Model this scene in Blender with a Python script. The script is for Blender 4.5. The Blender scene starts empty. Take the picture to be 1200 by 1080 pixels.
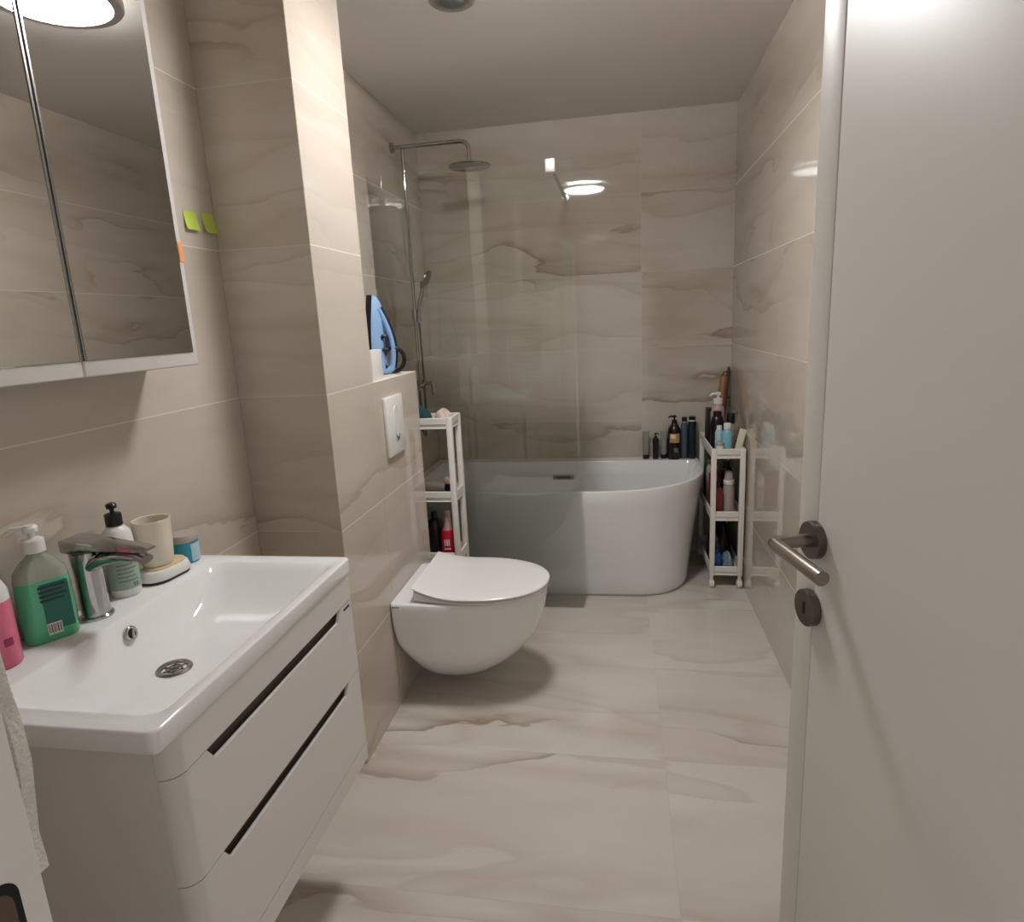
import bpy, bmesh, math, random
from mathutils import Vector, Matrix
random.seed(7)
PI = math.pi
SC = bpy.context.scene
COL = SC.collection

# ------------------------------------------------------------------ camera, world, exposure
def look(yaw, pitch, roll):
    f = Vector((-math.sin(yaw)*math.cos(pitch), math.cos(yaw)*math.cos(pitch), -math.sin(pitch)))
    r = Vector((math.cos(yaw), math.sin(yaw), 0))
    u = r.cross(f)
    c, s = math.cos(roll), math.sin(roll)
    r2 = c*r + s*u
    u2 = -s*r + c*u
    return Matrix(((r2.x, u2.x, -f.x), (r2.y, u2.y, -f.y), (r2.z, u2.z, -f.z))).to_4x4()
cam_data = bpy.data.cameras.new('camera')
cam = bpy.data.objects.new('camera', cam_data)
COL.objects.link(cam)
cam.matrix_world = Matrix.Translation((0, 0, 1.4)) @ look(0.171906, 0.215843, -0.049408)
cam_data.sensor_fit = 'HORIZONTAL'
cam_data.sensor_width = 36
cam_data.lens = 745.556/1200*36
cam_data.clip_start = 0.02
SC.camera = cam

world = bpy.data.worlds.new('hall_glow'); SC.world = world
world.use_nodes = True
world.node_tree.nodes['Background'].inputs[0].default_value = (1.0, 0.98, 0.97, 1)
world.node_tree.nodes['Background'].inputs[1].default_value = 0.58
LAMP_STRENGTH = 80.0
HALO_STRENGTH = 520.0
SC.view_settings.view_transform = 'Standard'
SC.view_settings.look = 'None'
SC.view_settings.exposure = 0.1
SC.view_settings.gamma = 1.0
SC.view_settings.use_curve_mapping = False

# ------------------------------------------------------------------ room measures
XN, XP, XR = -1.11, -0.832, 0.6225      # left wall, pillar face, right wall
YF, YP, YL, YQ, YB = 0.28, 1.7245, 2.082, 2.565, 3.756   # front wall, pillar start, pillar end, ledge end, back wall
ZC, ZL = 2.451, 1.218                   # ceiling, ledge top
ROW = 0.415

# ------------------------------------------------------------------ materials
def lin(c):
    out = []
    for v in c:
        v = v/255
        out.append(v/12.92 if v <= 0.04045 else ((v+0.055)/1.055)**2.4)
    return (*out, 1)
def nodes_of(name):
    m = bpy.data.materials.new(name); m.use_nodes = True
    nt = m.node_tree
    return m, nt, nt.nodes['Principled BSDF']
def mat(name, rgb, rough=0.4, metal=0.0, spec=0.5, var=0.06, scale=30, coat=0.0, trans=0.0, bump=0.0):
    m, nt, b = nodes_of(name)
    n = nt.nodes.new('ShaderNodeTexNoise'); n.inputs['Scale'].default_value = scale
    n.inputs['Detail'].default_value = 3
    g = nt.nodes.new('ShaderNodeNewGeometry')
    nt.links.new(g.outputs['Position'], n.inputs['Vector'])
    mx = nt.nodes.new('ShaderNodeMix'); mx.data_type = 'RGBA'
    c = lin(rgb)
    mx.inputs[6].default_value = tuple(min(1, v*(1-var)) for v in c[:3]) + (1,)
    mx.inputs[7].default_value = tuple(min(1, v*(1+var)) for v in c[:3]) + (1,)
    nt.links.new(n.outputs['Fac'], mx.inputs[0])
    nt.links.new(mx.outputs[2], b.inputs['Base Color'])
    b.inputs['Roughness'].default_value = rough
    b.inputs['Metallic'].default_value = metal
    b.inputs['Specular IOR Level'].default_value = spec
    b.inputs['Coat Weight'].default_value = coat
    b.inputs['Transmission Weight'].default_value = trans
    if bump:
        bp = nt.nodes.new('ShaderNodeBump'); bp.inputs['Strength'].default_value = bump
        bp.inputs['Distance'].default_value = 0.004
        nt.links.new(n.outputs['Fac'], bp.inputs['Height'])
        nt.links.new(bp.outputs['Normal'], b.inputs['Normal'])
    return m

def tile_mat(name, ua, va, tw, th, u0, v0, base, dark, vein, light, rough=0.035, grout=0.0022, stagger=0.0, gcol=(150, 140, 128), gmix=0.7, vs=1.0, amt=1.0):
    """Polished beige marble-look porcelain; ua/va pick the world axes of the tile plane."""
    m, nt, b = nodes_of(name)
    N, L = nt.nodes, nt.links
    def math_(op, a, c=None, clamp=False):
        n = N.new('ShaderNodeMath'); n.operation = op; n.use_clamp = clamp
        for i, v in enumerate((a, c)):
            if v is None: continue
            if isinstance(v, (int, float)): n.inputs[i].default_value = v
            else: L.new(v, n.inputs[i])
        return n.outputs[0]
    g = N.new('ShaderNodeNewGeometry'); s = N.new('ShaderNodeSeparateXYZ')
    L.new(g.outputs['Position'], s.inputs[0])
    U, V = s.outputs[ua], s.outputs[va]
    v_ = math_('DIVIDE', math_('SUBTRACT', V, v0), th)
    row = math_('FLOOR', v_)
    us = math_('ADD', math_('SUBTRACT', U, u0), math_('MULTIPLY', row, stagger*tw))
    u_ = math_('DIVIDE', us, tw)
    colm = math_('FLOOR', u_)
    fu, fv = math_('SUBTRACT', u_, colm), math_('SUBTRACT', v_, row)
    eu = math_('MULTIPLY', math_('MINIMUM', fu, math_('SUBTRACT', 1.0, fu)), tw)
    ev = math_('MULTIPLY', math_('MINIMUM', fv, math_('SUBTRACT', 1.0, fv)), th)
    gr = math_('LESS_THAN', math_('MINIMUM', eu, ev), grout/2)
    cb = N.new('ShaderNodeCombineXYZ'); L.new(colm, cb.inputs[0]); L.new(row, cb.inputs[1])
    wn = N.new('ShaderNodeTexWhiteNoise'); L.new(cb.outputs[0], wn.inputs['Vector'])
    # coordinates stretched along the vein direction, shifted per tile
    p = N.new('ShaderNodeCombineXYZ')
    L.new(math_('MULTIPLY', U, 0.95*vs), p.inputs[0]); L.new(math_('MULTIPLY', V, 3.4*vs), p.inputs[1])
    sh = N.new('ShaderNodeVectorMath'); sh.operation = 'MULTIPLY_ADD'
    L.new(wn.outputs['Color'], sh.inputs[0]); sh.inputs[1].default_value = (9, 7, 11); L.new(p.outputs[0], sh.inputs[2])
    def noise(scale, detail, dist, rgh=0.55):
        n = N.new('ShaderNodeTexNoise'); n.inputs['Scale'].default_value = scale
        n.inputs['Detail'].default_value = detail; n.inputs['Distortion'].default_value = dist
        n.inputs['Roughness'].default_value = rgh
        L.new(sh.outputs[0], n.inputs['Vector']); return n.outputs['Fac']
    def ramp(src, stops):
        r = N.new('ShaderNodeValToRGB'); e = r.color_ramp.elements
        e[0].position, e[0].color = stops[0][0], (stops[0][1],)*3 + (1,)
        e[1].position, e[1].color = stops[-1][0], (stops[-1][1],)*3 + (1,)
        for pos, val in stops[1:-1]:
            k = e.new(pos); k.color = (val,)*3 + (1,)
        L.new(src, r.inputs[0]); return r.outputs[0]
    def mix(f, a, c):
        n = N.new('ShaderNodeMix'); n.data_type = 'RGBA'
        if isinstance(f, (int, float)): n.inputs[0].default_value = f
        else: L.new(f, n.inputs[0])
        for i, v in ((6, a), (7, c)):
            if isinstance(v, tuple): n.inputs[i].default_value = v
            else: L.new(v, n.inputs[i])
        return n.outputs[2]
    cloud = ramp(noise(0.8, 4, 0.6), [(0.34, 0), (0.68, 1)])
    c = mix(cloud, lin(base), lin(light))
    # sediment bands: a wavy edge on one side, fading out on the other; only in patches
    def bands(scale, dist, at, width, soft=0.012):
        return ramp(noise(scale, 3, dist, 0.5), [(at-soft, 0), (at+soft*0.6, 1), (at+0.3*width, 0.5), (at+width, 0)])
    patchy = ramp(noise(0.62, 2, 0.3), [(0.47, 0), (0.60, 1)])
    def strata(freq, ampl, fine, pa, pb):
        ph = math_('MULTIPLY', V, freq)
        ph = math_('ADD', ph, math_('MULTIPLY', noise(pa, 2, 0.25), ampl))
        ph = math_('ADD', ph, math_('MULTIPLY', noise(pb, 3, 0.4), fine))
        ph = math_('ADD', ph, math_('MULTIPLY', wn.outputs['Value'], 3.0))
        fr_ = math_('SUBTRACT', ph, math_('FLOOR', ph))
        return ramp(fr_, [(0.0, 1.0), (0.03, 0.8), (0.12, 0.38), (0.38, 0.0), (0.965, 0.0), (1.0, 1.0)])
    b1 = math_('MULTIPLY', bands(0.6, 0.5, 0.50, 0.14, 0.04), 0.42*amt)
    b2 = math_('MULTIPLY', math_('MULTIPLY', strata(3.1*vs, 3.2, 0.9, 0.9, 2.6), patchy), 0.75*amt)
    b3 = math_('MULTIPLY', strata(1.9*vs, 2.6, 0.5, 0.7, 2.0), 0.34*amt)
    c = mix(b1, c, lin(dark))
    c = mix(b3, c, lin(dark))
    c = mix(b2, c, lin(vein))
    c = mix(math_('MULTIPLY', gr, gmix), c, lin(gcol))
    L.new(c, b.inputs['Base Color'])
    L.new(math_('ADD', math_('MULTIPLY', gr, 0.5), rough), b.inputs['Roughness'])
    b.inputs['Specular IOR Level'].default_value = 0.5
    b.inputs['IOR'].default_value = 1.52
    return m

FLOOR_V0 = 0.16-0.558*3
WB, WD, WV, WL = (196, 185, 171), (176, 161, 143), (146, 126, 106), (206, 197, 185)
M = {}
M['tile_x'] = tile_mat('beige_marble_tile_side', 1, 2, 30.0, ROW, -10.0, -0.027, WB, WD, WV, WL, gcol=(232, 226, 216), gmix=0.55, grout=0.003, amt=0.6)
M['tile_y'] = tile_mat('beige_marble_tile_back', 0, 2, 1.6, ROW, 0.13, -0.027, WB, WD, WV, WL, gcol=(206, 198, 187), gmix=0.5, amt=1.15)
M['tile_floor'] = tile_mat('beige_marble_tile_floor', 0, 1, 1.116, 0.558, 0.13, FLOOR_V0, (205, 197, 187), (184, 171, 156), (146, 127, 108), (215, 209, 201), rough=0.13, gcol=(170, 160, 148), gmix=0.5, vs=0.9, amt=1.2)
M['paint'] = mat('ceiling_paint', (238, 233, 228), 0.8, var=0.02, scale=4)
M['plaster'] = mat('hall_wall_paint', (205, 198, 188), 0.7, var=0.02, scale=4)
M['door'] = mat('white_door_laminate', (218, 213, 206), 0.42, var=0.015, scale=6)
M['ceramic'] = mat('white_ceramic', (240, 239, 238), 0.07, var=0.01, scale=3, coat=0.3)
M['acrylic'] = mat('white_acrylic', (236, 236, 236), 0.12, var=0.01, scale=3)
M['gloss_white'] = mat('white_lacquer', (222, 217, 213), 0.18, var=0.012, scale=4)
M['seat_white'] = mat('white_seat_plastic', (232, 229, 228), 0.22, var=0.01, scale=4)
M['carcass'] = mat('notch_shade_brown', (116, 103, 96), 0.6, var=0.05)  # brown tone carries the shade inside the drawer finger notches
M['chrome'] = mat('polished_chrome', (188, 188, 188), 0.06, metal=1.0, var=0.02)
M['steel'] = mat('brushed_steel', (150, 141, 132), 0.3, metal=1.0, var=0.08, scale=90)
M['dark_steel'] = mat('satin_steel_face', (112, 104, 97), 0.34, metal=1.0, var=0.06, scale=90)
M['mirror'] = mat('mirror_silver', (205, 203, 200), 0.0, metal=1.0, var=0.0)
M['clamp_glint'] = mat('clamp_glint_metal', (236, 236, 238), 0.38, metal=0.6, var=0.03)  # bright reflection on the chrome clamp, put into a pale metal colour
M['alu'] = mat('aluminium_edge', (150, 148, 145), 0.25, metal=1.0, var=0.04)
M['black'] = mat('black_plastic', (22, 20, 21), 0.3, var=0.1)
M['pocket'] = mat('bare_wood_pocket', (92, 72, 56), 0.8, var=0.1)
M['hole'] = mat('dark_hollow', (12, 10, 10), 0.8, var=0.1)
M['white_plastic'] = mat('white_plastic', (232, 230, 226), 0.35, var=0.02)
M['rack'] = mat('trolley_white_plastic', (232, 228, 220), 0.38, var=0.02)
M['grey_label'] = mat('printed_grey', (112, 118, 118), 0.5)
M['cream'] = mat('cream_ceramic', (226, 216, 198), 0.3, var=0.03)
M['beige_rim'] = mat('beige_rubber', (222, 197, 158), 0.5, var=0.04)
M['green_note'] = mat('lime_sticky_paper', (196, 218, 84), 0.6, var=0.03)
M['orange_note'] = mat('orange_sticky_paper', (250, 165, 96), 0.6, var=0.03)
M['green_soap'] = mat('green_liquid_soap', (78, 186, 136), 0.12, var=0.1, scale=18, coat=0.6)
M['clear_green'] = mat('clear_bottle_shoulder', (158, 164, 146), 0.1, var=0.05, coat=0.5)
M['green_label'] = mat('dark_green_label', (20, 104, 88), 0.35, var=0.15, scale=60)
M['ink'] = mat('printed_ink', (24, 42, 48), 0.5)
M['pink'] = mat('pink_bottle', (224, 112, 140), 0.25, var=0.08)
M['magenta'] = mat('magenta_spot', (150, 36, 84), 0.4)
M['mint'] = mat('mint_label', (152, 178, 160), 0.4, var=0.12, scale=120)
M['teal'] = mat('teal_jar', (44, 150, 172), 0.2, var=0.08)
M['pale_blue'] = mat('pale_blue_print', (176, 206, 214), 0.35, var=0.12, scale=90)
M['lid_grey'] = mat('lilac_grey_lid', (176, 166, 160), 0.35, var=0.03)
M['iron_blue'] = mat('sky_blue_plastic', (138, 174, 216), 0.3, var=0.04)
M['navy_rim'] = mat('navy_plastic', (26, 30, 50), 0.35, var=0.1)
M['towel'] = mat('white_terry', (232, 228, 220), 0.95, var=0.12, scale=260, bump=1.0)
M['teal_cloth'] = mat('dark_teal_cloth', (26, 66, 72), 0.9, var=0.2, scale=120, bump=0.6)
M['beige_cloth'] = mat('beige_cloth', (206, 188, 172), 0.9, var=0.1, scale=120, bump=0.5)
M['taupe'] = mat('taupe_plastic', (120, 106, 98), 0.5, var=0.1)
M['red'] = mat('red_bottle', (196, 24, 52), 0.3, var=0.06)
M['maroon'] = mat('maroon_bottle', (130, 44, 50), 0.35, var=0.08)
M['rose'] = mat('rose_bottle', (196, 158, 158), 0.35, var=0.05)
M['amber'] = mat('dark_brown_bottle', (34, 22, 22), 0.18, var=0.1)
M['gold_label'] = mat('amber_label', (206, 152, 96), 0.45, var=0.12, scale=60)
M['grey_tube'] = mat('grey_tube', (140, 138, 130), 0.35, var=0.05)
M['slate'] = mat('slate_bottle', (76, 88, 104), 0.3, var=0.06)
M['navy'] = mat('dark_navy_bottle', (22, 38, 48), 0.25, var=0.08)
M['aqua'] = mat('aqua_bottle', (126, 186, 204), 0.3, var=0.1, scale=70)
M['ivory'] = mat('ivory_tube', (226, 218, 192), 0.4, var=0.04)
M['clear_plastic'] = mat('cloudy_plastic', (176, 164, 156), 0.2, var=0.06)
M['blue_pack'] = mat('blue_wrapper', (44, 84, 150), 0.35, var=0.15, scale=60)
M['cyan_pack'] = mat('crinkled_wrapper', (120, 140, 152), 0.25, var=0.4, scale=80, bump=1.0)
M['tray_backdrop'] = mat('tray_backdrop_black', (26, 25, 28), 0.4, var=0.2, scale=60, bump=0.8)  # near-black tone for the dark interior of the bottom tray
M['dark_green'] = mat('dark_green_bottle', (28, 76, 62), 0.3, var=0.08)
M['wood'] = mat('brush_wood', (156, 112, 70), 0.5, var=0.18, scale=40)
M['dark_wood'] = mat('dark_brush_wood', (84, 54, 34), 0.55, var=0.2, scale=40)
M['lamp_rim'] = mat('lamp_rim_plastic', (206, 204, 202), 0.35, var=0.02)
M['vent'] = mat('vent_grey_plastic', (168, 164, 158), 0.4, var=0.03)

def emission_mat(name, rgb, strength):
    m, nt, b = nodes_of(name)
    b.inputs['Base Color'].default_value = (0.8, 0.8, 0.8, 1)
    b.inputs['Emission Color'].default_value = lin(rgb)
    b.inputs['Emission Strength'].default_value = strength
    return m
M['lamp'] = emission_mat('lamp_diffuser', (252, 251, 252), LAMP_STRENGTH)
M['lamp_halo'] = emission_mat('lamp_halo', (252, 251, 250), HALO_STRENGTH)

def glass_mat(name, tint, ior):
    m = bpy.data.materials.new(name); m.use_nodes = True
    nt = m.node_tree; nt.nodes.clear()
    o = nt.nodes.new('ShaderNodeOutputMaterial')
    t = nt.nodes.new('ShaderNodeBsdfTransparent'); t.inputs[0].default_value = tint
    gl = nt.nodes.new('ShaderNodeBsdfGlossy'); gl.inputs['Roughness'].default_value = 0.0
    gl.inputs[0].default_value = (0.95, 1.0, 0.97, 1)
    fr = nt.nodes.new('ShaderNodeFresnel'); fr.inputs[0].default_value = ior
    mx = nt.nodes.new('ShaderNodeMixShader')
    nt.links.new(fr.outputs[0], mx.inputs[0]); nt.links.new(t.outputs[0], mx.inputs[1])
    nt.links.new(gl.outputs[0], mx.inputs[2]); nt.links.new(mx.outputs[0], o.inputs[0])
    return m
M['glass'] = glass_mat('clear_shower_glass', (0.99, 1.0, 0.992, 1), 1.5)

# ------------------------------------------------------------------ mesh helpers
def V3(p): return Vector(p)
def add_box(bm, lo, hi, bevel=0.0, seg=2):
    r = bmesh.ops.create_cube(bm, size=1.0)
    vs = r['verts']
    c = [(a+b)/2 for a, b in zip(lo, hi)]; s = [abs(b-a) for a, b in zip(lo, hi)]
    for v in vs:
        v.co = Vector((v.co.x*s[0]+c[0], v.co.y*s[1]+c[1], v.co.z*s[2]+c[2]))
    if bevel > 0:
        es = list({e for v in vs for e in v.link_edges})
        bmesh.ops.bevel(bm, geom=es, offset=bevel, segments=seg, affect='EDGES', profile=0.5)
    return bm
def ring_strip(bm, rings, closed=True, cap0=True, cap1=True):
    vr = [[bm.verts.new(p) for p in r] for r in rings]
    n = len(vr[0])
    for a, b in zip(vr[:-1], vr[1:]):
        for i in range(n if closed else n-1):
            j = (i+1) % n
            try: bm.faces.new((a[i], a[j], b[j], b[i]))
            except ValueError: pass
    if cap0: bm.faces.new(list(reversed(vr[0])))
    if cap1: bm.faces.new(vr[-1])
    return vr
def add_lathe(bm, prof, c=(0, 0, 0), sx=1.0, sy=1.0, rot=0.0, seg=24, mtx=None):
    """prof: list of (radius, z), from bottom to top, closed with caps."""
    rings = []
    cr, sr = math.cos(rot), math.sin(rot)
    for r, z in prof:
        ring = []
        for i in range(seg):
            a = 2*PI*i/seg
            x, y = r*sx*math.cos(a), r*sy*math.sin(a)
            p = Vector((x*cr-y*sr, x*sr+y*cr, z))
            if mtx: p = mtx @ p
            ring.append(p + Vector(c))
        rings.append(ring)
    ring_strip(bm, rings)
    return bm
def add_rbox_loft(bm, prof, c=(0, 0, 0), rot=0.0, corner=0.35, mtx=None, n=6):
    """prof: list of (half_x, half_y, z) rounded rectangles."""
    rings = []
    cr, sr = math.cos(rot), math.sin(rot)
    for hx, hy, z in prof:
        r = min(hx, hy)*corner*2
        r = min(r, hx*0.999, hy*0.999)
        ring = []
        for k, (qx, qy) in enumerate(((1, 1), (-1, 1), (-1, -1), (1, -1))):
            for i in range(n+1):
                a = PI/2*k + PI/2*i/n
                x = qx*(hx-r)+r*math.cos(a); y = qy*(hy-r)+r*math.sin(a)
                p = Vector((x*cr-y*sr, x*sr+y*cr, z))
                if mtx: p = mtx @ p
                ring.append(p+Vector(c))
        rings.append(ring)
    ring_strip(bm, rings)
    return bm
def smooth_path(pts, r=0.03, n=6):
    """round the inner corners of a polyline"""
    pts = [V3(p) for p in pts]; out = [pts[0]]
    for a, b, c in zip(pts[:-2], pts[1:-1], pts[2:]):
        d1, d2 = (a-b), (c-b)
        t = min(r, d1.length*0.49, d2.length*0.49)
        p, q = b+d1.normalized()*t, b+d2.normalized()*t
        for i in range(n+1):
            s = i/n
            out.append(p*(1-s)**2 + b*2*s*(1-s) + q*s*s)
    out.append(pts[-1]); return out
def add_tube(bm, pts, r, seg=12, caps=True, closed=False):
    pts = [V3(p) for p in pts]
    rs = r if isinstance(r, (list, tuple)) else [r]*len(pts)
    n = len(pts); tang = []
    for i in range(n):
        if closed: d = pts[(i+1) % n]-pts[i-1]
        elif i == 0: d = pts[1]-pts[0]
        elif i == n-1: d = pts[-1]-pts[-2]
        else: d = (pts[i+1]-pts[i]).normalized()+(pts[i]-pts[i-1]).normalized()
        tang.append(d.normalized())
    ref = Vector((0, 0, 1)) if abs(tang[0].z) < 0.9 else Vector((1, 0, 0))
    nrm = (ref-tang[0]*ref.dot(tang[0])).normalized()
    rings = []
    for i in range(n):
        nrm = (nrm-tang[i]*nrm.dot(tang[i])).normalized()
        b = tang[i].cross(nrm)
        k = 1.0
        if 0 < i < n-1 and not closed:
            cs = (pts[i+1]-pts[i]).normalized().dot((pts[i]-pts[i-1]).normalized())
            k = 1/max(0.5, math.sqrt(max(0, (1+cs)/2)))
        rings.append([pts[i]+(nrm*math.cos(2*PI*j/seg)*1.0+b*math.sin(2*PI*j/seg)*k if False else
                      nrm*math.cos(2*PI*j/seg)+b*math.sin(2*PI*j/seg))*rs[i]*(1 if k < 1.02 else 1.0) for j in range(seg)])
    if closed: rings.append(rings[0]); ring_strip_closed(bm, rings[:-1])
    else: ring_strip(bm, rings, cap0=caps, cap1=caps)
    return bm
def ring_strip_closed(bm, rings):
    vr = [[bm.verts.new(p) for p in r] for r in rings]
    n = len(vr[0]); m = len(vr)
    for k in range(m):
        a, b = vr[k], vr[(k+1) % m]
        for i in range(n):
            j = (i+1) % n
            bm.faces.new((a[i], a[j], b[j], b[i]))
def add_prism(bm, poly, fn, t0, t1):
    """poly of 2D points; fn(a, b, t) -> 3D point."""
    ring_strip(bm, [[V3(fn(a, b, t0)) for a, b in poly], [V3(fn(a, b, t1)) for a, b in poly]])
    return bm
def rrect(cx, cy, hx, hy, r, n=5):
    out = []
    for k, (qx, qy) in enumerate(((1, 1), (-1, 1), (-1, -1), (1, -1))):
        for i in range(n+1):
            a = PI/2*k + PI/2*i/n
            out.append((cx+qx*(hx-r)+r*math.cos(a), cy+qy*(hy-r)+r*math.sin(a)))
    return out

def wloc(o):
    v = Vector((0, 0, 0))
    while o is not None:
        v += o.location; o = o.parent
    return v
def obj(name, bm, m, parent=None, loc=None, smooth=True, angle=35, label=None):
    """link the bmesh (built in room coordinates) as one mesh object under parent"""
    base = wloc(parent) if parent else Vector((0, 0, 0))
    l = Vector(loc) if loc is not None else base
    bmesh.ops.recalc_face_normals(bm, faces=bm.faces)
    bmesh.ops.translate(bm, verts=bm.verts, vec=-l)
    me = bpy.data.meshes.new(name); bm.to_mesh(me); bm.free()
    for mm in (m if isinstance(m, (list, tuple)) else [m]): me.materials.append(mm)
    if smooth:
        me.polygons.foreach_set('use_smooth', [True]*len(me.polygons))
        me.set_sharp_from_angle(angle=math.radians(angle))
    o = bpy.data.objects.new(name, me); COL.objects.link(o)
    o.location = l-base
    if parent: o.parent = parent
    if label: o['label'] = label
    return o
def tag(o, label, cat, group=None, kind=None):
    o['label'] = label; o['category'] = cat
    if group: o['group'] = group
    if kind: o['kind'] = kind
    return o
def thing(name, label, cat, loc, group=None):
    o = bpy.data.objects.new(name, None); COL.objects.link(o)
    o.empty_display_size = 0.05
    o.location = loc
    return tag(o, label, cat, group)
def struct(name, bm, m, label, cat, smooth=False):
    return tag(obj(name, bm, m, smooth=smooth), label, cat, kind='structure')
def B(lo, hi, bevel=0.0, seg=2): return add_box(bmesh.new(), lo, hi, bevel, seg)

# ------------------------------------------------------------------ room shell
struct('floor', B((-1.4, -0.9, -0.1), (0.9, YB+0.2, 0)), M['tile_floor'], 'beige polished marble-look floor tiles', 'floor')
struct('ceiling', B((-1.3, YF-0.14, ZC), (0.8, YB+0.2, ZC+0.1)), M['paint'], 'plain off-white painted ceiling', 'ceiling')
struct('wall_left', B((XN-0.12, YF, 0), (XN, YB, ZC)), M['tile_x'], 'left wall of beige marble tiles behind basin, pillar and shower', 'wall')
bm = bmesh.new()
add_box(bm, (XN, YP, 0), (XP, YL, ZC), 0.0015, 1)
tag(obj('wall_left_pillar', bm, [M['tile_x'], M['tile_y']], smooth=False), 'tiled pillar reaching the ceiling between basin and toilet', 'wall', kind='structure')
o = bpy.data.objects['wall_left_pillar']
for p in o.data.polygons:
    if abs(p.normal.y) > 0.7: p.material_index = 1
bm = B((XN, YL, 0), (XP, YQ, ZL), 0.0015, 1)
o = tag(obj('wall_left_ledge', bm, [M['tile_x'], M['tile_y']], smooth=False), 'half-height tiled wall with ledge behind the toilet', 'wall', kind='structure')
for p in o.data.polygons:
    if abs(p.normal.y) > 0.7: p.material_index = 1
struct('wall_right', B((XR, YF, 0), (XR+0.12, YB, ZC)), M['tile_x'], 'right wall of polished beige marble tiles', 'wall')
struct('wall_back', B((XN-0.12, YB, 0), (XR+0.12, YB+0.12, ZC)), M['tile_y'], 'back wall of beige marble tiles behind the bathtub', 'wall')
bm = bmesh.new()
JX, HX, DTOP = -0.374, 0.475, 1.965
add_box(bm, (XN-0.12, YF-0.14, 0), (JX-0.03, YF, ZC))
add_box(bm, (HX+0.03, YF-0.14, 0), (XR+0.12, YF, ZC))
add_box(bm, (JX-0.03, YF-0.14, DTOP+0.03), (HX+0.03, YF, ZC))
struct('wall_front', bm, M['tile_y'], 'wall around the doorway, facing the bathtub', 'wall')

# door frame (latch-side jamb, head, hinge-side jamb)
fr = thing('trim_1', 'white door frame, latch jamb at the bottom-left corner', 'door frame', (JX, YF, 0))
fr['kind'] = 'structure'
bm = bmesh.new()
add_box(bm, (JX-0.0295, YF-0.15, 0), (JX, YF+0.012, DTOP+0.03), 0.004, 2)
add_box(bm, (JX-0.075, YF+0.0005, 0), (JX-0.002, YF+0.0115, DTOP+0.075), 0.003, 2)
obj('jamb', bm, M['door'], fr)
bm = bmesh.new()
add_box(bm, (HX, YF-0.15, 0), (HX+0.03, YF-0.001, DTOP+0.03), 0.004, 2)
add_box(bm, (HX+0.004, YF+0.0005, 0), (HX+0.075, YF+0.012, DTOP+0.075), 0.004, 2)
obj('jamb', bm, M['door'], fr)
obj('head_jamb', B((JX, YF-0.15, DTOP), (HX, YF-0.001, DTOP+0.03), 0.004), M['door'], fr)
bm = bmesh.new()
add_prism(bm, rrect(0.257, 1.028, 0.0175, 0.054, 0.0145, 8), lambda a, b, t: (t, a, b), JX-0.004, JX+0.0006)
sp = obj('latch_pocket', bm, M['hole'], fr, label='dark rounded latch pocket cut in the jamb')
bm = bmesh.new()
add_prism(bm, rrect(0.2535, 1.026, 0.0165, 0.051, 0.0135, 8), lambda a, b, t: (t, a, b), JX, JX+0.0011)
obj('pocket_back', bm, M['pocket'], sp)

# door leaf, standing open; its plane in room coordinates
TH = math.radians(14.2)
DU = Vector((-math.sin(TH), math.cos(TH), 0)); DN = Vector((-math.cos(TH), -math.sin(TH), 0))
DQ = Vector((0.2880, 0.9617, 0))
def dp(u, n, z): return DQ + DU*u + DN*n + Vector((0, 0, z))
def door_box(bm, u0, u1, n0, n1, z0, z1, bevel=0.0):
    t = bmesh.new(); add_box(t, (u0, n0, z0), (u1, n1, z1), bevel)
    me = bpy.data.meshes.new('t'); t.to_mesh(me); t.free()
    k = len(bm.verts); bm.from_mesh(me); bpy.data.meshes.remove(me)
    bm.verts.ensure_lookup_table()
    for v in bm.verts[k:]: v.co = dp(v.co.x, v.co.y, v.co.z)
bm = bmesh.new()
door_box(bm, 0.0012, 0.050, -0.004, 0.0, 0.012, 1.955, 0.0012)
door_box(bm, -0.715, -0.0012, -0.004, 0.0, 0.012, 1.955, 0.0012)
door_box(bm, -0.715, 0.050, -0.040, -0.0035, 0.012, 1.955, 0.001)
dr = tag(obj('door_1', bm, M['door'], loc=dp(-0.715, -0.02, 0)), 'open white door leaf filling the right edge', 'door', kind='structure')
def dtube(bm, pts, r, seg=20): return add_tube(bm, [dp(*p) for p in pts], r, seg)
def ddisc(bm, u, z, r, n0, n1, seg=40, bev=0.0012):
    rings = []
    for rr, n in ((r, n0), (r, n1-bev), (r-bev, n1), (0.3*r, n1)):
        rings.append([dp(u+rr*math.cos(2*PI*i/seg), n, z+rr*math.sin(2*PI*i/seg)) for i in range(seg)])
    ring_strip(bm, rings)
dh = obj('door_handle', dtube(bmesh.new(), [(0, 0.004, 1.060), (0, 0.063, 1.060), (-0.004, 0.0662, 1.060), (-0.010, 0.067, 1.060), (-0.130, 0.067, 1.057)], 0.0103), M['steel'], dr, label='brushed steel lever handle')
bm = bmesh.new(); ddisc(bm, 0, 1.060, 0.0285, 0.0, 0.0125)
obj('handle_rose', bm, M['dark_steel'], dh)
bm = bmesh.new(); ddisc(bm, 0.003, 0.950, 0.0285, 0.0, 0.0125)
kr = obj('keyhole_rose', bm, M['dark_steel'], dr, label='round steel keyhole cover below the handle')
bm = bmesh.new()
add_prism(bm, rrect(0.003, 0.950, 0.0034, 0.0105, 0.0014, 3), lambda a, b, t: dp(a, t, b), 0.012, 0.0129)
obj('keyhole', bm, M['hole'], kr)

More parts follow.
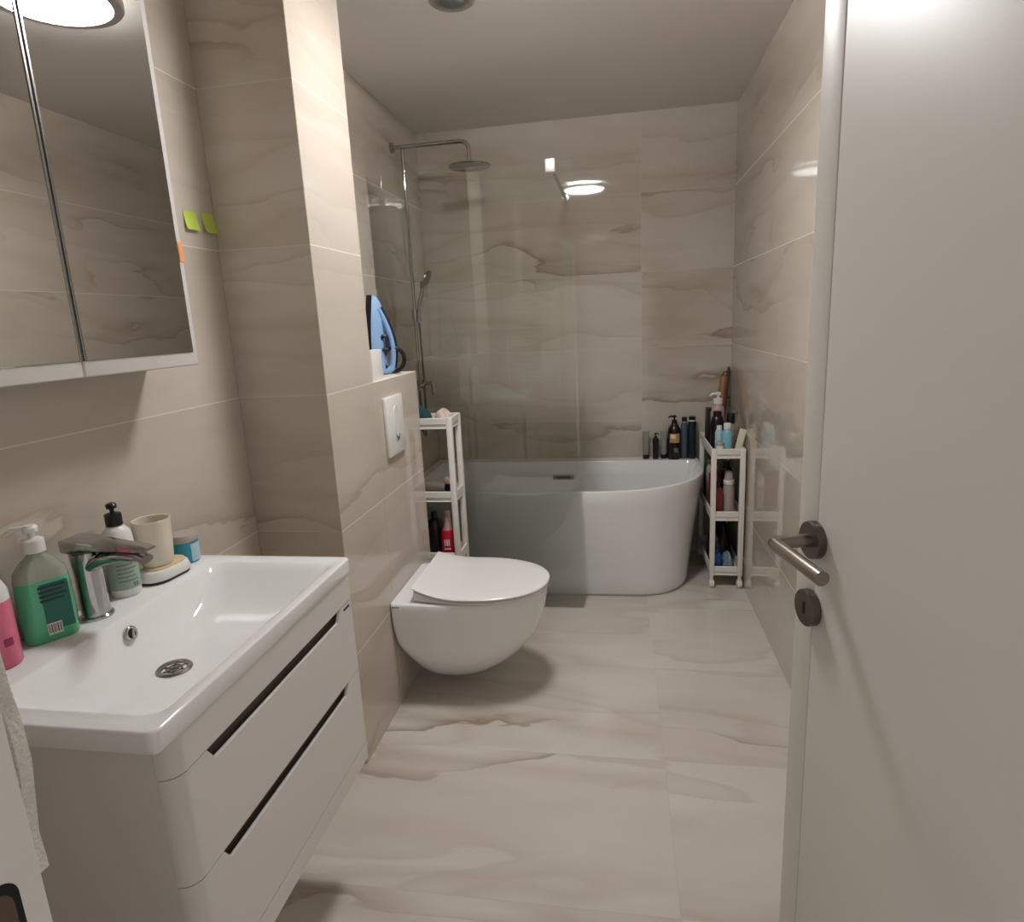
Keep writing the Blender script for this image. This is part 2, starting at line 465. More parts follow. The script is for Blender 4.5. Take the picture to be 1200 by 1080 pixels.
# ------------------------------------------------------------------ ceiling fittings
LC = (-0.262, 1.945)
lamp = thing('ceiling_lamp', 'round white glowing lamp on the ceiling, seen in the mirror', 'lamp', (LC[0], LC[1], ZC))
add = bmesh.new(); add_lathe(add, [(0.120, ZC-0.012), (0.186, ZC-0.012), (0.190, ZC-0.015), (0.190, ZC-0.030), (0.186, ZC-0.036), (0.160, ZC-0.038), (0.156, ZC-0.034)], (LC[0], LC[1], 0), seg=64)
obj('lamp_ring', add, M['lamp_rim'], lamp, label='pale grey ring round the glowing disc')
add = bmesh.new(); add_lathe(add, [(0.120, ZC), (0.150, ZC-0.001), (0.151, ZC-0.005), (0.150, ZC-0.010)], (LC[0], LC[1], 0), seg=64)
obj('halo_band', add, M['lamp_halo'], lamp)
add = bmesh.new(); add_lathe(add, [(0.1555, ZC-0.034), (0.1535, ZC-0.039), (0.12, ZC-0.0405), (0.03, ZC-0.041)], (LC[0], LC[1], 0), seg=64)
obj('diffuser', add, M['lamp'], lamp)
vn = thing('ceiling_vent', 'small round grey vent in the ceiling above toilet', 'vent', (-0.53, 2.33, ZC))
bm = bmesh.new(); add_lathe(bm, [(0.078, ZC), (0.078, ZC-0.006), (0.070, ZC-0.011), (0.056, ZC-0.010), (0.052, ZC-0.004)], (-0.53, 2.33, 0), seg=48)
obj('vent_ring', bm, M['vent'], vn)
bm = bmesh.new(); add_lathe(bm, [(0.044, ZC-0.002), (0.044, ZC-0.010), (0.036, ZC-0.014), (0.01, ZC-0.014)], (-0.53, 2.33, 0), seg=40)
obj('vent_disc', bm, M['grey_label'], vn)

# ------------------------------------------------------------------ mirror cabinet
CX = -0.975; C0, CG, C1, CZ0, CZ1 = 0.705, 1.043, 1.377, 1.336, 2.10
mc = thing('mirror_cabinet', 'white wall cabinet with two mirrored doors above the basin', 'cabinet', (XN, 1.04, CZ0))
obj('carcass', B((XN+0.001, C0+0.003, CZ0+0.002), (CX-0.019, C1-0.003, CZ1-0.002), 0.002), M['gloss_white'], mc)
for y0, y1, ml, mr in ((C0, CG-0.0015, 0.016, 0.0045), (CG+0.0015, C1, 0.0045, 0.018)):
    d = obj('mirror_door', B((CX-0.0185, y0, CZ0), (CX, y1, CZ1), 0.0035, 3), M['gloss_white'], mc)
    obj('mirror', B((CX-0.001, y0+ml, CZ0+0.030), (CX+0.0022, y1-mr, CZ1-0.018), 0.0008, 1), M['mirror'], d)
    ye = y1-0.0032 if ml > mr else y0+0.0032
    obj('edge_strip', B((CX-0.001, ye-0.0025, CZ0+0.030), (CX+0.004, ye+0.0025, CZ1-0.018), 0.0006, 1), M['alu'], d)

def note(name, label, y0, y1, z0, z1, x, curl, m, group=None):
    """sticky note on a wall: stuck along its top, lower edge curling off"""
    bm = bmesh.new(); n = 6; front = []; back = []
    for i in range(n+1):
        s = i/n; off = 0.0006+curl*(1-s)**2
        z = z0+(z1-z0)*s
        front.append([bm.verts.new((x+off+0.0004, y, z)) for y in (y0, y1)])
        back.append([bm.verts.new((x+off, y, z)) for y in (y0, y1)])
    for r in (front, back):
        for a, b in zip(r[:-1], r[1:]): bm.faces.new((a[0], a[1], b[1], b[0]))
    for a, b, c, d in zip(front[:-1], front[1:], back[:-1], back[1:]):
        bm.faces.new((a[0], b[0], d[0], c[0])); bm.faces.new((a[1], b[1], d[1], c[1]))
    bm.faces.new((front[0][0], front[0][1], back[0][1], back[0][0])); bm.faces.new((front[n][0], front[n][1], back[n][1], back[n][0]))
    return tag(obj(name, bm, m, loc=(x, (y0+y1)/2, z0)), label, 'sticky note', group)
note('sticky_note', 'lime green sticky note nearer the mirror cabinet', 1.592, 1.646, 1.676, 1.723, XN, 0.008, M['green_note'], 'lime sticky notes on the left wall')
note('sticky_note', 'lime green sticky note nearer the wall corner', 1.668, 1.722, 1.676, 1.728, XN, 0.012, M['green_note'], 'lime sticky notes on the left wall')
note('sticky_note', 'narrow orange sticky note on mirror cabinet frame', 1.362, 1.376, 1.568, 1.610, CX+0.0004, 0.001, M['orange_note'])

# ------------------------------------------------------------------ washbasin and vanity
ZS = 0.86; SX = -0.650; S0, S1 = 0.694, 1.378; SB = XN+0.001
wb = thing('washbasin', 'white rectangular ceramic washbasin on the vanity cabinet', 'washbasin', ((SB+SX)/2, (S0+S1)/2, 0.822))
bm = bmesh.new()
def sring(x0, x1, y0, y1, r, z, n=8):
    return [Vector((a, b, z)) for a, b in rrect((x0+x1)/2, (y0+y1)/2, (x1-x0)/2, (y1-y0)/2, r, n)]
BX0, BX1, BY0, BY1 = -0.985, -0.676, 0.738, 1.336
rings = [sring(-0.930, -0.810, 0.985, 1.095, 0.038, ZS-0.118),
         sring(BX0+0.045, BX1-0.075, BY0+0.15, BY1-0.16, 0.05, ZS-0.113),
         sring(BX0+0.010, BX1-0.035, BY0+0.08, BY1-0.09, 0.06, ZS-0.095),
         sring(BX0-0.006, BX1+0.002, BY0+0.01, BY1-0.01, 0.04, ZS-0.050),
         sring(BX0-0.012, BX1+0.012, BY0-0.012, BY1+0.012, 0.03, 0.822),
         sring(SB, SX-0.004, S0+0.004, S1-0.004, 0.010, 0.822),
         sring(SB, SX-0.001, S0+0.001, S1-0.001, 0.014, 0.832),
         sring(SB, SX, S0, S1, 0.016, ZS-0.0045),
         sring(SB+0.0006, SX-0.0006, S0+0.0006, S1-0.0006, 0.016, ZS-0.0022),
         sring(SB+0.002, SX-0.002, S0+0.002, S1-0.002, 0.016, ZS-0.0006),
         sring(SB+0.004, SX-0.0042, S0+0.0042, S1-0.0042, 0.015, ZS),
         sring(BX0-0.004, BX1+0.006, BY0-0.006, BY1+0.006, 0.03, ZS-0.001),
         sring(BX0, BX1, BY0, BY1, 0.032, ZS-0.004),
         sring(BX0+0.006, BX1-0.014, BY0+0.020, BY1-0.020, 0.04, ZS-0.020),
         sring(BX0+0.016, BX1-0.030, BY0+0.055, BY1-0.060, 0.055, ZS-0.060),
         sring(BX0+0.030, BX1-0.055, BY0+0.11, BY1-0.12, 0.06, ZS-0.088),
         sring(BX0+0.060, BX1-0.090, BY0+0.17, BY1-0.18, 0.05, ZS-0.102),
         sring(-0.910, -0.830, 1.000, 1.080, 0.038, ZS-0.106)]
ring_strip(bm, rings)
obj('basin', bm, M['ceramic'], wb, angle=40)
DRX, DRY = -0.884, 1.026
bm = bmesh.new(); zb = ZS-0.105
add_lathe(bm, [(0.034, zb-0.006), (0.034, zb+0.001), (0.031, zb+0.004), (0.024, zb+0.002), (0.022, zb-0.002)], (DRX, DRY, 0), seg=36)
dn = obj('drain', bm, M['steel'], wb, label='round steel drain with slotted grate')
bm = bmesh.new()
add_lathe(bm, [(0.0215, zb-0.003), (0.0215, zb-0.0012), (0.005, zb-0.0012)], (DRX, DRY, 0), seg=30)
obj('drain_hollow', bm, M['hole'], dn)
bm = bmesh.new()
add_lathe(bm, [(0.005, zb-0.002), (0.006, zb+0.0015), (0.003, zb+0.0025)], (DRX, DRY, 0), seg=16)
for k in range(6):
    a = k*PI/3
    add_tube(bm, [(DRX+0.004*math.cos(a), DRY+0.004*math.sin(a), zb+0.0005), (DRX+0.022*math.cos(a), DRY+0.022*math.sin(a), zb+0.0005)], 0.0018, 6)
for rr in (0.0145,):
    add_tube(bm, [(DRX+rr*math.cos(2*PI*i/24), DRY+rr*math.sin(2*PI*i/24), zb+0.0005) for i in range(24)], 0.0016, 6, closed=True)
obj('drain_grate', bm, M['dark_steel'], dn)
# overflow on the rear slope
ov = Matrix.Translation((-0.9715, 1.030, 0.826)) @ Matrix.Rotation(math.radians(78), 4, 'Y')
bm = bmesh.new()
add_tube(bm, [ov @ Vector((0.0125*math.cos(2*PI*i/28), 0.0125*math.sin(2*PI*i/28), 0.001)) for i in range(40)], 0.0032, 14, closed=True)
og = obj('overflow_ring', bm, M['chrome'], wb)
bm = bmesh.new(); add_lathe(bm, [(0.0115, -0.002), (0.0115, 0.0012), (0.004, 0.0014)], mtx=ov, seg=24)
obj('overflow_hole', bm, M['hole'], og)

VX = -0.6556; VY0, VY1 = 0.723, 1.366
vc = thing('vanity_cabinet', 'white gloss two-drawer vanity cabinet hung under the washbasin', 'cabinet', (XN, (VY0+VY1)/2, 0.312))
def front_outline(back):
    """plan outline of a front whose near corner is rounded"""
    pts = [(back, VY0), (VX-0.030, VY0)]
    for i in range(1, 9):
        a = -PI/2 + PI/2*i/8
        pts.append((VX-0.030+0.030*math.cos(a), VY0+0.030+0.030*math.sin(a)))
    pts += [(VX, VY1), (back, VY1)]
    return pts
bm = bmesh.new()
add_prism(bm, front_outline(VX-0.030), lambda a, b, t: (a, b, t), 0.757, 0.8215)      # top rail
add_box(bm, (XN+0.002, VY0, 0.757), (VX-0.0305, VY0+0.018, 0.8215))
add_box(bm, (XN+0.002, VY1-0.018, 0.757), (VX-0.0305, VY1, 0.8215))
add_prism(bm, front_outline(XN+0.002), lambda a, b, t: (a, b, t), 0.312, 0.3585)      # bottom strip
add_box(bm, (XN+0.002, VY0, 0.359), (VX-0.0303, VY0+0.018, 0.757))
add_box(bm, (XN+0.002, VY1-0.018, 0.359), (VX-0.0325, VY1, 0.757))
bd = obj('body', bm, M['gloss_white'], vc, angle=25)
obj('inner_box', add_box(B((XN+0.004, VY0+0.0185, 0.3595), (VX-0.034, VY1-0.0185, 0.735)), (VX-0.0335, VY0+0.019, 0.3595), (VX-0.022, VY1-0.0185, 0.7565)), M['carcass'], bd, smooth=False, label='dark backing behind the drawer fronts, notch shade put into its colour')
def drawer(z0, z1):
    """drawer front: rounded near corner, finger notch cut in its top edge"""
    bm = bmesh.new()
    notch0, notch1, dz, th = 0.816, 1.288, 0.0265, 0.0075
    def arc(r, n=8): return [(VX-0.030+r*math.cos(a), VY0+0.030+r*math.sin(a)) for a in [-PI/2+PI/2*i/n for i in range(n+1)]]
    inner = list(reversed(arc(0.030-th)))
    def plate(y1): return arc(0.030)+[(VX, y1), (VX-th, y1)]+inner
    add_prism(bm, plate(VY1), lambda a, b, t: (a, b, t), z0, z1-dz)
    ring_strip(bm, [[Vector((a, b, z1-dz)) for a, b in plate(notch0)], [Vector((a, b, z1)) for a, b in plate(notch0-0.018)]], cap0=False)
    far = lambda y0: [(VX-th, y0), (VX, y0), (VX, VY1), (VX-th, VY1)]
    ring_strip(bm, [[Vector((a, b, z1-dz)) for a, b in far(notch1)], [Vector((a, b, z1)) for a, b in far(notch1+0.018)]], cap0=False)
    return bm
d1 = obj('drawer', drawer(0.5655, 0.7555), M['gloss_white'], vc, angle=25)
d2 = obj('drawer', drawer(0.3605, 0.5640), M['gloss_white'], vc, angle=25)
bm = B((VX-0.0005, 1.322, 0.742), (VX+0.0008, 1.352, 0.7475))
obj('maker_badge', bm, M['ink'], d1, smooth=False, label='tiny dark badge')

# ------------------------------------------------------------------ faucet
FX, FY = -1.046, 1.036
fa = thing('basin_faucet', 'chrome single-lever faucet on the washbasin rear deck', 'faucet', (FX, FY, ZS))
bm = bmesh.new()
add_lathe(bm, [(0.031, ZS), (0.031, ZS+0.004), (0.028, ZS+0.007)], (FX, FY, 0), seg=32)
obj('base_ring', bm, M['chrome'], fa)
bm = bmesh.new()
add_lathe(bm, [(0.0265, ZS+0.006), (0.0255, ZS+0.05), (0.0255, ZS+0.09), (0.0270, ZS+0.120), (0.0275, ZS+0.138)], (FX, FY, 0), seg=36)
pts = [(FX+0.005, FY, ZS+0.104), (FX+0.04, FY-0.002, ZS+0.124), (FX+0.09, FY-0.004, ZS+0.132), (FX+0.130, FY-0.006, ZS+0.130), (FX+0.142, FY-0.006, ZS+0.125)]
pts = smooth_path(pts, 0.02)
rings = []
for i, p in enumerate(pts):
    s = i/(len(pts)-1); hw = 0.021-0.004*s; hh = 0.018-0.010*s
    rings.append([p+Vector((0, hw*math.cos(2*PI*j/20), hh*math.sin(2*PI*j/20))) for j in range(20)])
ring_strip(bm, rings)
obj('body', bm, M['chrome'], fa, angle=50)
bm = bmesh.new()
hand = [(-0.031, 0.022, 0.142, 0.166), (-0.024, 0.0275, 0.1415, 0.168), (0.010, 0.0275, 0.1415, 0.168), (0.040, 0.024, 0.146, 0.164), (0.090, 0.021, 0.147, 0.158), (0.140, 0.020, 0.146, 0.153), (0.156, 0.016, 0.146, 0.150)]
rings = []
for dx, hw, za, zb_ in hand:
    rings.append([Vector((FX+dx, FY-0.004-dx*0.05+hw*cy, ZS+(za+zb_)/2+(zb_-za)/2*cz)) for cy, cz in
                  ((-1, -0.7), (-0.9, -1), (0.9, -1), (1, -0.7), (1, 0.7), (0.9, 1), (-0.9, 1), (-1, 0.7))])
ring_strip(bm, rings)
obj('lever', bm, M['chrome'], fa, angle=40)
bm = bmesh.new(); add_lathe(bm, [(0.0225, ZS+0.137), (0.0225, ZS+0.142)], (FX, FY, 0), seg=30)
obj('cartridge_collar', bm, M['alu'], fa)

# ------------------------------------------------------------------ bottle kit
def pump_bm(c, z, scale=1.0, ang=0.0, collar=(0.014, 0.018), head=0.03, mtx=None):
    bm = bmesh.new(); s = scale
    add_lathe(bm, [(collar[0]*s, z), (collar[0]*s, z+collar[1]*s), (collar[0]*0.8*s, z+collar[1]*1.1*s), (0.0045*s, z+collar[1]*1.15*s),
                   (0.0045*s, z+collar[1]*s+0.012*s), (0.010*s, z+collar[1]*s+0.013*s), (0.011*s, z+collar[1]*s+0.020*s), (0.008*s, z+collar[1]*s+0.024*s)], c, seg=20)
    d = Vector((math.cos(ang), math.sin(ang), 0)); zz = z+collar[1]*s+0.0185*s
    c = Vector(c)
    add_tube(bm, [c+Vector((0, 0, zz)), c+d*head*0.7*s+Vector((0, 0, zz+0.001)), c+d*head*s+Vector((0, 0, zz-0.006*s))], [0.0055*s, 0.0048*s, 0.0035*s], 10)
    return bm
def lathe_part(name, prof, c, m, parent, sx=1, sy=1, rot=0, label=None, seg=28, mtx=None):
    return obj(name, add_lathe(bmesh.new(), prof, c, sx, sy, rot, seg, mtx), m, parent, label=label)
def patch(bm, c, z0, z1, a0, a1, rx, ry, rot, off=0.0004, n=8, top=None):
    """curved label lying on an elliptical bottle wall"""
    g = []
    for z in (z0, z1):
        for o_ in (off, off+0.0005): 
            row = []
            for i in range(n+1):
                a = a0+(a1-a0)*i/n
                x, y = (rx+o_)*math.cos(a), (ry+o_)*math.sin(a)
                row.append(Vector((c[0]+x*math.cos(rot)-y*math.sin(rot), c[1]+x*math.sin(rot)+y*math.cos(rot), z)))
            g.append(row)
    # rings: inner bottom, outer bottom, outer top, inner top
    rings = [[g[0][i], g[1][i], g[3][i], g[2][i]] for i in range(n+1)]
    ring_strip(bm, rings)
    return bm

D2R = math.radians
# pink bottle
c = (-1.060, 0.846, ZS)
t = thing('soap_bottle', 'pink bottle with white shoulder, leftmost on the washbasin', 'bottle', c)
lathe_part('body', [(0.026, 0), (0.0285, 0.004), (0.0285, 0.112), (0.028, 0.118)], c, M['pink'], t)
lathe_part('shoulder', [(0.028, 0.1182), (0.0275, 0.135), (0.022, 0.150), (0.012, 0.158), (0.009, 0.160)], c, M['white_plastic'], t, label='white shoulder')
obj('pump', pump_bm(c, 0.159, 0.8, D2R(200), (0.011, 0.010)), M['white_plastic'], t)
bm = bmesh.new(); patch(bm, c, ZS+0.040, ZS+0.054, D2R(-26), D2R(2), 0.0285, 0.0285, 0)
obj('printed_dot', bm, M['magenta'], t, label='dark magenta dot')
# green soap
c = (-1.062, 0.948, ZS); rt = D2R(-32)
t = thing('soap_bottle', 'large green liquid soap bottle with white pump', 'bottle', c)
add = bmesh.new(); add_rbox_loft(add, [(0.022, 0.040, 0), (0.0255, 0.044, 0.005), (0.0258, 0.0445, 0.07), (0.025, 0.043, 0.118)], c, rt, 0.42)
obj('body', add, M['green_soap'], t, angle=50)
add = bmesh.new(); add_rbox_loft(add, [(0.025, 0.043, 0.1182), (0.0235, 0.040, 0.135), (0.018, 0.028, 0.152), (0.013, 0.016, 0.163), (0.0125, 0.0125, 0.170)], c, rt, 0.45)
obj('shoulder', add, M['clear_green'], t, angle=60, label='clear empty shoulder above the green soap')
obj('pump', pump_bm(c, 0.170, 1.15, D2R(215), (0.0155, 0.020), 0.034), M['white_plastic'], t, label='white pump')
def flat_label(u0, u1, z0, z1, x, cc, rot, th=0.0006):
    bm = bmesh.new()
    def f(a, b, tt): 
        x_, y_ = x+tt, a
        return (cc[0]+x_*math.cos(rot)-y_*math.sin(rot), cc[1]+x_*math.sin(rot)+y_*math.cos(rot), cc[2]+b)
    add_prism(bm, [(u0, z0), (u1, z0), (u1, z1), (u0, z1)], f, -0.001, th)
    return bm
lb = obj('label', flat_label(-0.010, 0.034, 0.022, 0.112, 0.0258, c, rt), M['green_label'], t, smooth=False, label='dark green back label with small print and barcode')
bm = bmesh.new()
for k in range(4):
    b2 = flat_label(-0.013, 0.029-0.004*(k % 2), 0.104-0.0085*k, 0.1085-0.0085*k, 0.0258, c, rt, 0.0009)
    me = bpy.data.meshes.new('t'); b2.to_mesh(me); b2.free(); bm.from_mesh(me); bpy.data.meshes.remove(me)
obj('printed_lines', bm, M['ink'], lb, smooth=False)
obj('barcode', flat_label(-0.010, 0.013, 0.014, 0.036, 0.0259, c, rt, 0.0011), M['white_plastic'], lb, smooth=False)
bm = bmesh.new()
for k, (o_, w_) in enumerate(((0, 1.2), (2.4, 0.6), (4.2, 1.6), (7, 0.8), (9, 1.4), (12, 0.6), (13.6, 1.8), (17, 0.8), (18.6, 1.2))):
    u = -0.0085+o_*0.001
    b2 = flat_label(u, u+w_*0.001, 0.017, 0.034, 0.0259, c, rt, 0.0014)
    me = bpy.data.meshes.new('t'); b2.to_mesh(me); b2.free(); bm.from_mesh(me); bpy.data.meshes.remove(me)
obj('barcode_bars', bm, M['ink'], lb, smooth=False)
# bottle with mint label
c = (-1.066, 1.142, ZS)
t = thing('lotion_bottle', 'white bottle with mint label and black pump behind the faucet', 'bottle', c)
lathe_part('body', [(0.027, 0), (0.0295, 0.004), (0.0295, 0.125), (0.027, 0.142), (0.017, 0.154), (0.012, 0.157)], c, M['white_plastic'], t)
bm = bmesh.new(); patch(bm, c, ZS+0.018, ZS+0.108, D2R(-120), D2R(40), 0.0295, 0.0295, 0, n=20)
lb = obj('label', bm, M['mint'], t, label='mint green label with fine print')
bm = bmesh.new()
for k in range(8):
    patch(bm, c, ZS+0.036+0.009*k, ZS+0.0385+0.009*k, D2R(-70), D2R(5-(k*7) % 20), 0.0301, 0.0301, 0, n=10)
for a in (-18, -6): patch(bm, c, ZS+0.022, ZS+0.031, D2R(a), D2R(a+8), 0.0301, 0.0301, 0, n=3)
obj('printed_lines', bm, M['grey_label'], lb)
obj('pump', pump_bm(c, 0.157, 1.0, D2R(130), (0.0165, 0.024), 0.018), M['black'], t, label='black pump')
# soap dish with cup
c = (-1.048, 1.240, ZS)
t = thing('soap_dish', 'oval white dish with dark base under the cream cup', 'dish', c)
rt = D2R(84)
obj('base', add_rbox_loft(bmesh.new(), [(0.060, 0.036, 0), (0.061, 0.037, 0.006)], c, rt, 0.5), M['black'], t, label='black non-slip base')
obj('dish_body', add_rbox_loft(bmesh.new(), [(0.0615, 0.0375, 0.0062), (0.063, 0.039, 0.010), (0.058, 0.036, 0.026), (0.056, 0.034, 0.028)], c, rt, 0.5), M['white_plastic'], t)
obj('dish_insert', add_rbox_loft(bmesh.new(), [(0.050, 0.030, 0.0272), (0.049, 0.029, 0.0325), (0.046, 0.026, 0.0335)], (c[0], c[1]+0.004, c[2]), rt, 0.5), M['beige_rim'], t, label='beige rim inside the dish')
c2 = (-1.056, 1.234, ZS+0.0340)
t = thing('tumbler', 'cream cup standing on the soap dish', 'cup', c2)
bm = bmesh.new(); add_lathe(bm, [(0.031, 0), (0.034, 0.004), (0.0375, 0.05), (0.0405, 0.106), (0.0395, 0.107), (0.037, 0.106), (0.0345, 0.05), (0.030, 0.010)], c2, seg=36)
obj('cup_body', bm, M['cream'], t)
# teal jar
c = (-1.064, 1.337, ZS)
t = thing('cosmetic_jar', 'small teal jar with grey lid at the far wall corner', 'jar', c)
lathe_part('body', [(0.031, 0), (0.033, 0.003), (0.033, 0.048), (0.031, 0.052)], c, M['teal'], t)
bm = bmesh.new(); patch(bm, c, ZS+0.004, ZS+0.048, D2R(-28), D2R(25), 0.033, 0.033, 0, n=10)
obj('label', bm, M['pale_blue'], t, label='pale blue printed patch')
lathe_part('lid', [(0.0325, 0.0525), (0.0335, 0.054), (0.0335, 0.068), (0.032, 0.0705)], c, M['lid_grey'], t, label='lilac grey screw lid')

# ------------------------------------------------------------------ toilet
TY = 2.243
tl = thing('toilet', 'white wall-hung toilet with closed lid', 'toilet', (XP, TY, 0.05))
def dshape(xb, xt, w, z, rb=0.02, frac=0.62, n=14, ex=2.1):
    """D outline: flat back at xb, rounded front at xt"""
    L = xt-xb; xs = xb+L*(1-frac)
    pts = []
    for i in range(2*n+1):
        a = -PI/2+PI*i/(2*n)
        ca, sa = math.cos(a), math.sin(a)
        pts.append((xs+(xt-xs)*abs(ca)**(2/ex), math.copysign(w*abs(sa)**(2/ex), sa)))
    rb = min(rb, w*0.9)
    for i in range(5):
        a = PI/2+PI/2*i/4
        pts.append((xb+rb+rb*math.cos(a), w-rb+rb*math.sin(a)))
    for i in range(5):
        a = PI+PI/2*i/4
        pts.append((xb+rb+rb*math.cos(a), -(w-rb)+rb*math.sin(a)))
    return [Vector((x, TY+y, z)) for x, y in pts]
bm = bmesh.new()
XW = XP+0.0015
lv = [(-0.705, -0.585, 0.036, 0.044, 0.035), (-0.745, -0.540, 0.066, 0.058, 0.06), (-0.785, -0.490, 0.098, 0.084, 0.09), (-0.815, -0.440, 0.131, 0.118, 0.115),
      (XW, -0.392, 0.161, 0.158, 0.12), (XW, -0.350, 0.185, 0.205, 0.085), (XW, -0.316, 0.198, 0.255, 0.04), (XW, -0.293, 0.204, 0.32, 0.018),
      (XW, -0.279, 0.206, 0.39, 0.012), (XW, -0.278, 0.206, 0.412, 0.012), (XW, -0.281, 0.203, 0.418, 0.012), (XW+0.004, -0.30, 0.19, 0.418, 0.012)]
ring_strip(bm, [dshape(a, b, w, z, r) for a, b, w, z, r in lv])
obj('bowl', bm, M['ceramic'], tl, angle=70)
bm = B((-0.824, TY-0.2066, 0.405), (-0.796, TY-0.2055, 0.409)); obj('maker_mark', bm, M['grey_label'], tl, smooth=False, label='tiny grey maker mark')
# seat and lid
def lid_ring(t, z0f, inset=0.0):
    pass
def slab(top, bot, xb, xt, w, wb_, n=34, m_=18, inset=0.0):
    """D-shaped sheet lofted along x with its own top/bottom heights"""
    bm = bmesh.new(); rings = []
    for i in range(n+1):
        s = i/n; s = 1-(1-s)**1.6
        x = xb+(xt-xb)*s
        xs = xb+(xt-xb)*0.40
        if x < xs:
            k = (x-xb)/(xs-xb); hw = wb_+(w-wb_)*math.sin(k*PI/2)**0.9
        else:
            k = (x-xs)/(xt-xs); hw = w*max(0.0, 1-k**2.15)**(1/2.15)
        hw = max(hw, 0.004)
        zt, zb2 = top(x), bot(x)
        e = min(0.006, (zt-zb2)*0.45)
        rings.append([Vector((x, TY-hw, zb2+e)), Vector((x, TY-hw+e, zb2)), Vector((x, TY+hw-e, zb2)), Vector((x, TY+hw, zb2+e)),
                      Vector((x, TY+hw, zt-e)), Vector((x, TY+hw-e*0.8, zt-e*0.3)), Vector((x, TY+hw-e*2, zt))] +
                     [Vector((x, TY+hw-e*2-(2*hw-4*e)*j/6, zt)) for j in range(1, 6)] +
                     [Vector((x, TY-hw+e*2, zt)), Vector((x, TY-hw+e*0.8, zt-e*0.3)), Vector((x, TY-hw, zt-e))])
    ring_strip(bm, rings); return bm
def ltop(x): return 0.447+0.032*max(0.0, 1-(x+0.750)/0.17)**2.0
obj('seat', slab(lambda x: ltop(x)-0.0150, lambda x: 0.4205, -0.746, -0.275, 0.2045, 0.182), M['seat_white'], tl, angle=40)
obj('lid', slab(ltop, lambda x: ltop(x)-0.0115, -0.750, -0.268, 0.2095, 0.187), M['seat_white'], tl, angle=40)
# flush plate
fp = thing('flush_plate', 'white rectangular flush plate on the ledge wall', 'flush plate', (XP, 2.24, 0.935))
obj('plate', B((XP+0.0005, 2.150, 0.937), (XP+0.013, 2.331, 1.153), 0.003), M['white_plastic'], fp)
bm = bmesh.new()
add_prism(bm, rrect(2.246, 1.052, 0.024, 0.064, 0.0235, 8), lambda a, b, t_: (t_-0.0*(b-1.05), a, b), XP+0.0125, XP+0.016)
bt = obj('flush_button', bm, M['seat_white'], fp)
bm = bmesh.new()
add_prism(bm, [(2.223, 1.030), (2.228, 1.002), (2.237, 0.989), (2.246, 0.985), (2.255, 0.989), (2.264, 1.002), (2.269, 1.030), (2.264, 1.012), (2.246, 0.998), (2.228, 1.012)], lambda a, b, t_: (t_, a, b), XP+0.0158, XP+0.0166)
obj('button_edge', bm, M['chrome'], bt, smooth=False)

# ------------------------------------------------------------------ ledge items
bx = tag(obj('toothpaste_box', B((-0.888, 2.150, ZL+0.0005), (-0.855, 2.250, ZL+0.106), 0.002), M['white_plastic'], loc=(-0.872, 2.20, ZL)), 'small white upright box beside the blue iron', 'box')
ic = (-0.91, 2.42, ZL)
ir = thing('clothes_iron', 'blue and black steam iron standing upright on the ledge', 'iron', ic)
def ip(t, z, w=0.0): return Vector((-0.960+t, 2.42+w+0.25*t, ZL+z))      # t: out from the soleplate, w: across it
sole = []
for i in range(13):
    q = i/12; sole.append((0.056*math.sin(min(1, q*1.25)*PI/2)**0.95 if q < 1 else 0.052, 0.296*(1-q)+0.012))
outl = [(w, z) for w, z in sole] + [(-w, z) for w, z in reversed(sole)]
bm = bmesh.new()
add_prism(bm, outl, lambda a, b, t_: ip(t_, b, a), 0.0, 0.020)
obj('soleplate', bm, M['black'], ir, label='dark soleplate facing the wall')
bm = bmesh.new(); rings = []
for t_, k, drop in ((0.0205, 0.94, 0.0), (0.034, 0.86, 0.02), (0.046, 0.66, 0.06), (0.052, 0.45, 0.10)):
    rings.append([ip(t_, 0.014+(z-0.014)*(1-drop*1.4), w*k) for w, z in outl])
ring_strip(bm, rings)
obj('body', bm, M['iron_blue'], ir, angle=50)
bm = bmesh.new()
path = smooth_path([ip(0.040, 0.255), ip(0.066, 0.195), ip(0.082, 0.130), ip(0.084, 0.070), ip(0.074, 0.018), ip(0.040, 0.014)], 0.04)
add_tube(bm, path, 0.0135, 14)
hd = obj('handle', bm, M['iron_blue'], ir, angle=60)
bm = bmesh.new()
add_tube(bm, [p+Vector((0.010, 0.0, 0.004)) for p in path], 0.0075, 10)
obj('handle_trim', bm, M['navy_rim'], hd, label='navy strip along the handle')
bm = bmesh.new()
add_tube(bm, smooth_path([ip(0.040, 0.120, -0.02), ip(0.050, 0.150, -0.02), ip(0.066, 0.150, -0.016), ip(0.068, 0.105, -0.016)], 0.02), 0.007, 10)
add_tube(bm, [ip(0.034, 0.098, -0.02), ip(0.070, 0.096, -0.016)], 0.010, 10)
obj('dial', bm, M['navy_rim'], ir)
bm = bmesh.new()
add_tube(bm, [ip(0.082+0.040*math.cos(a), 0.056+0.046*math.sin(a), 0.004*math.sin(3*a)) for a in [2*PI*i/36 for i in range(36)]], 0.0085, 10, closed=True)
obj('power_cord', bm, M['black'], ir, angle=60)

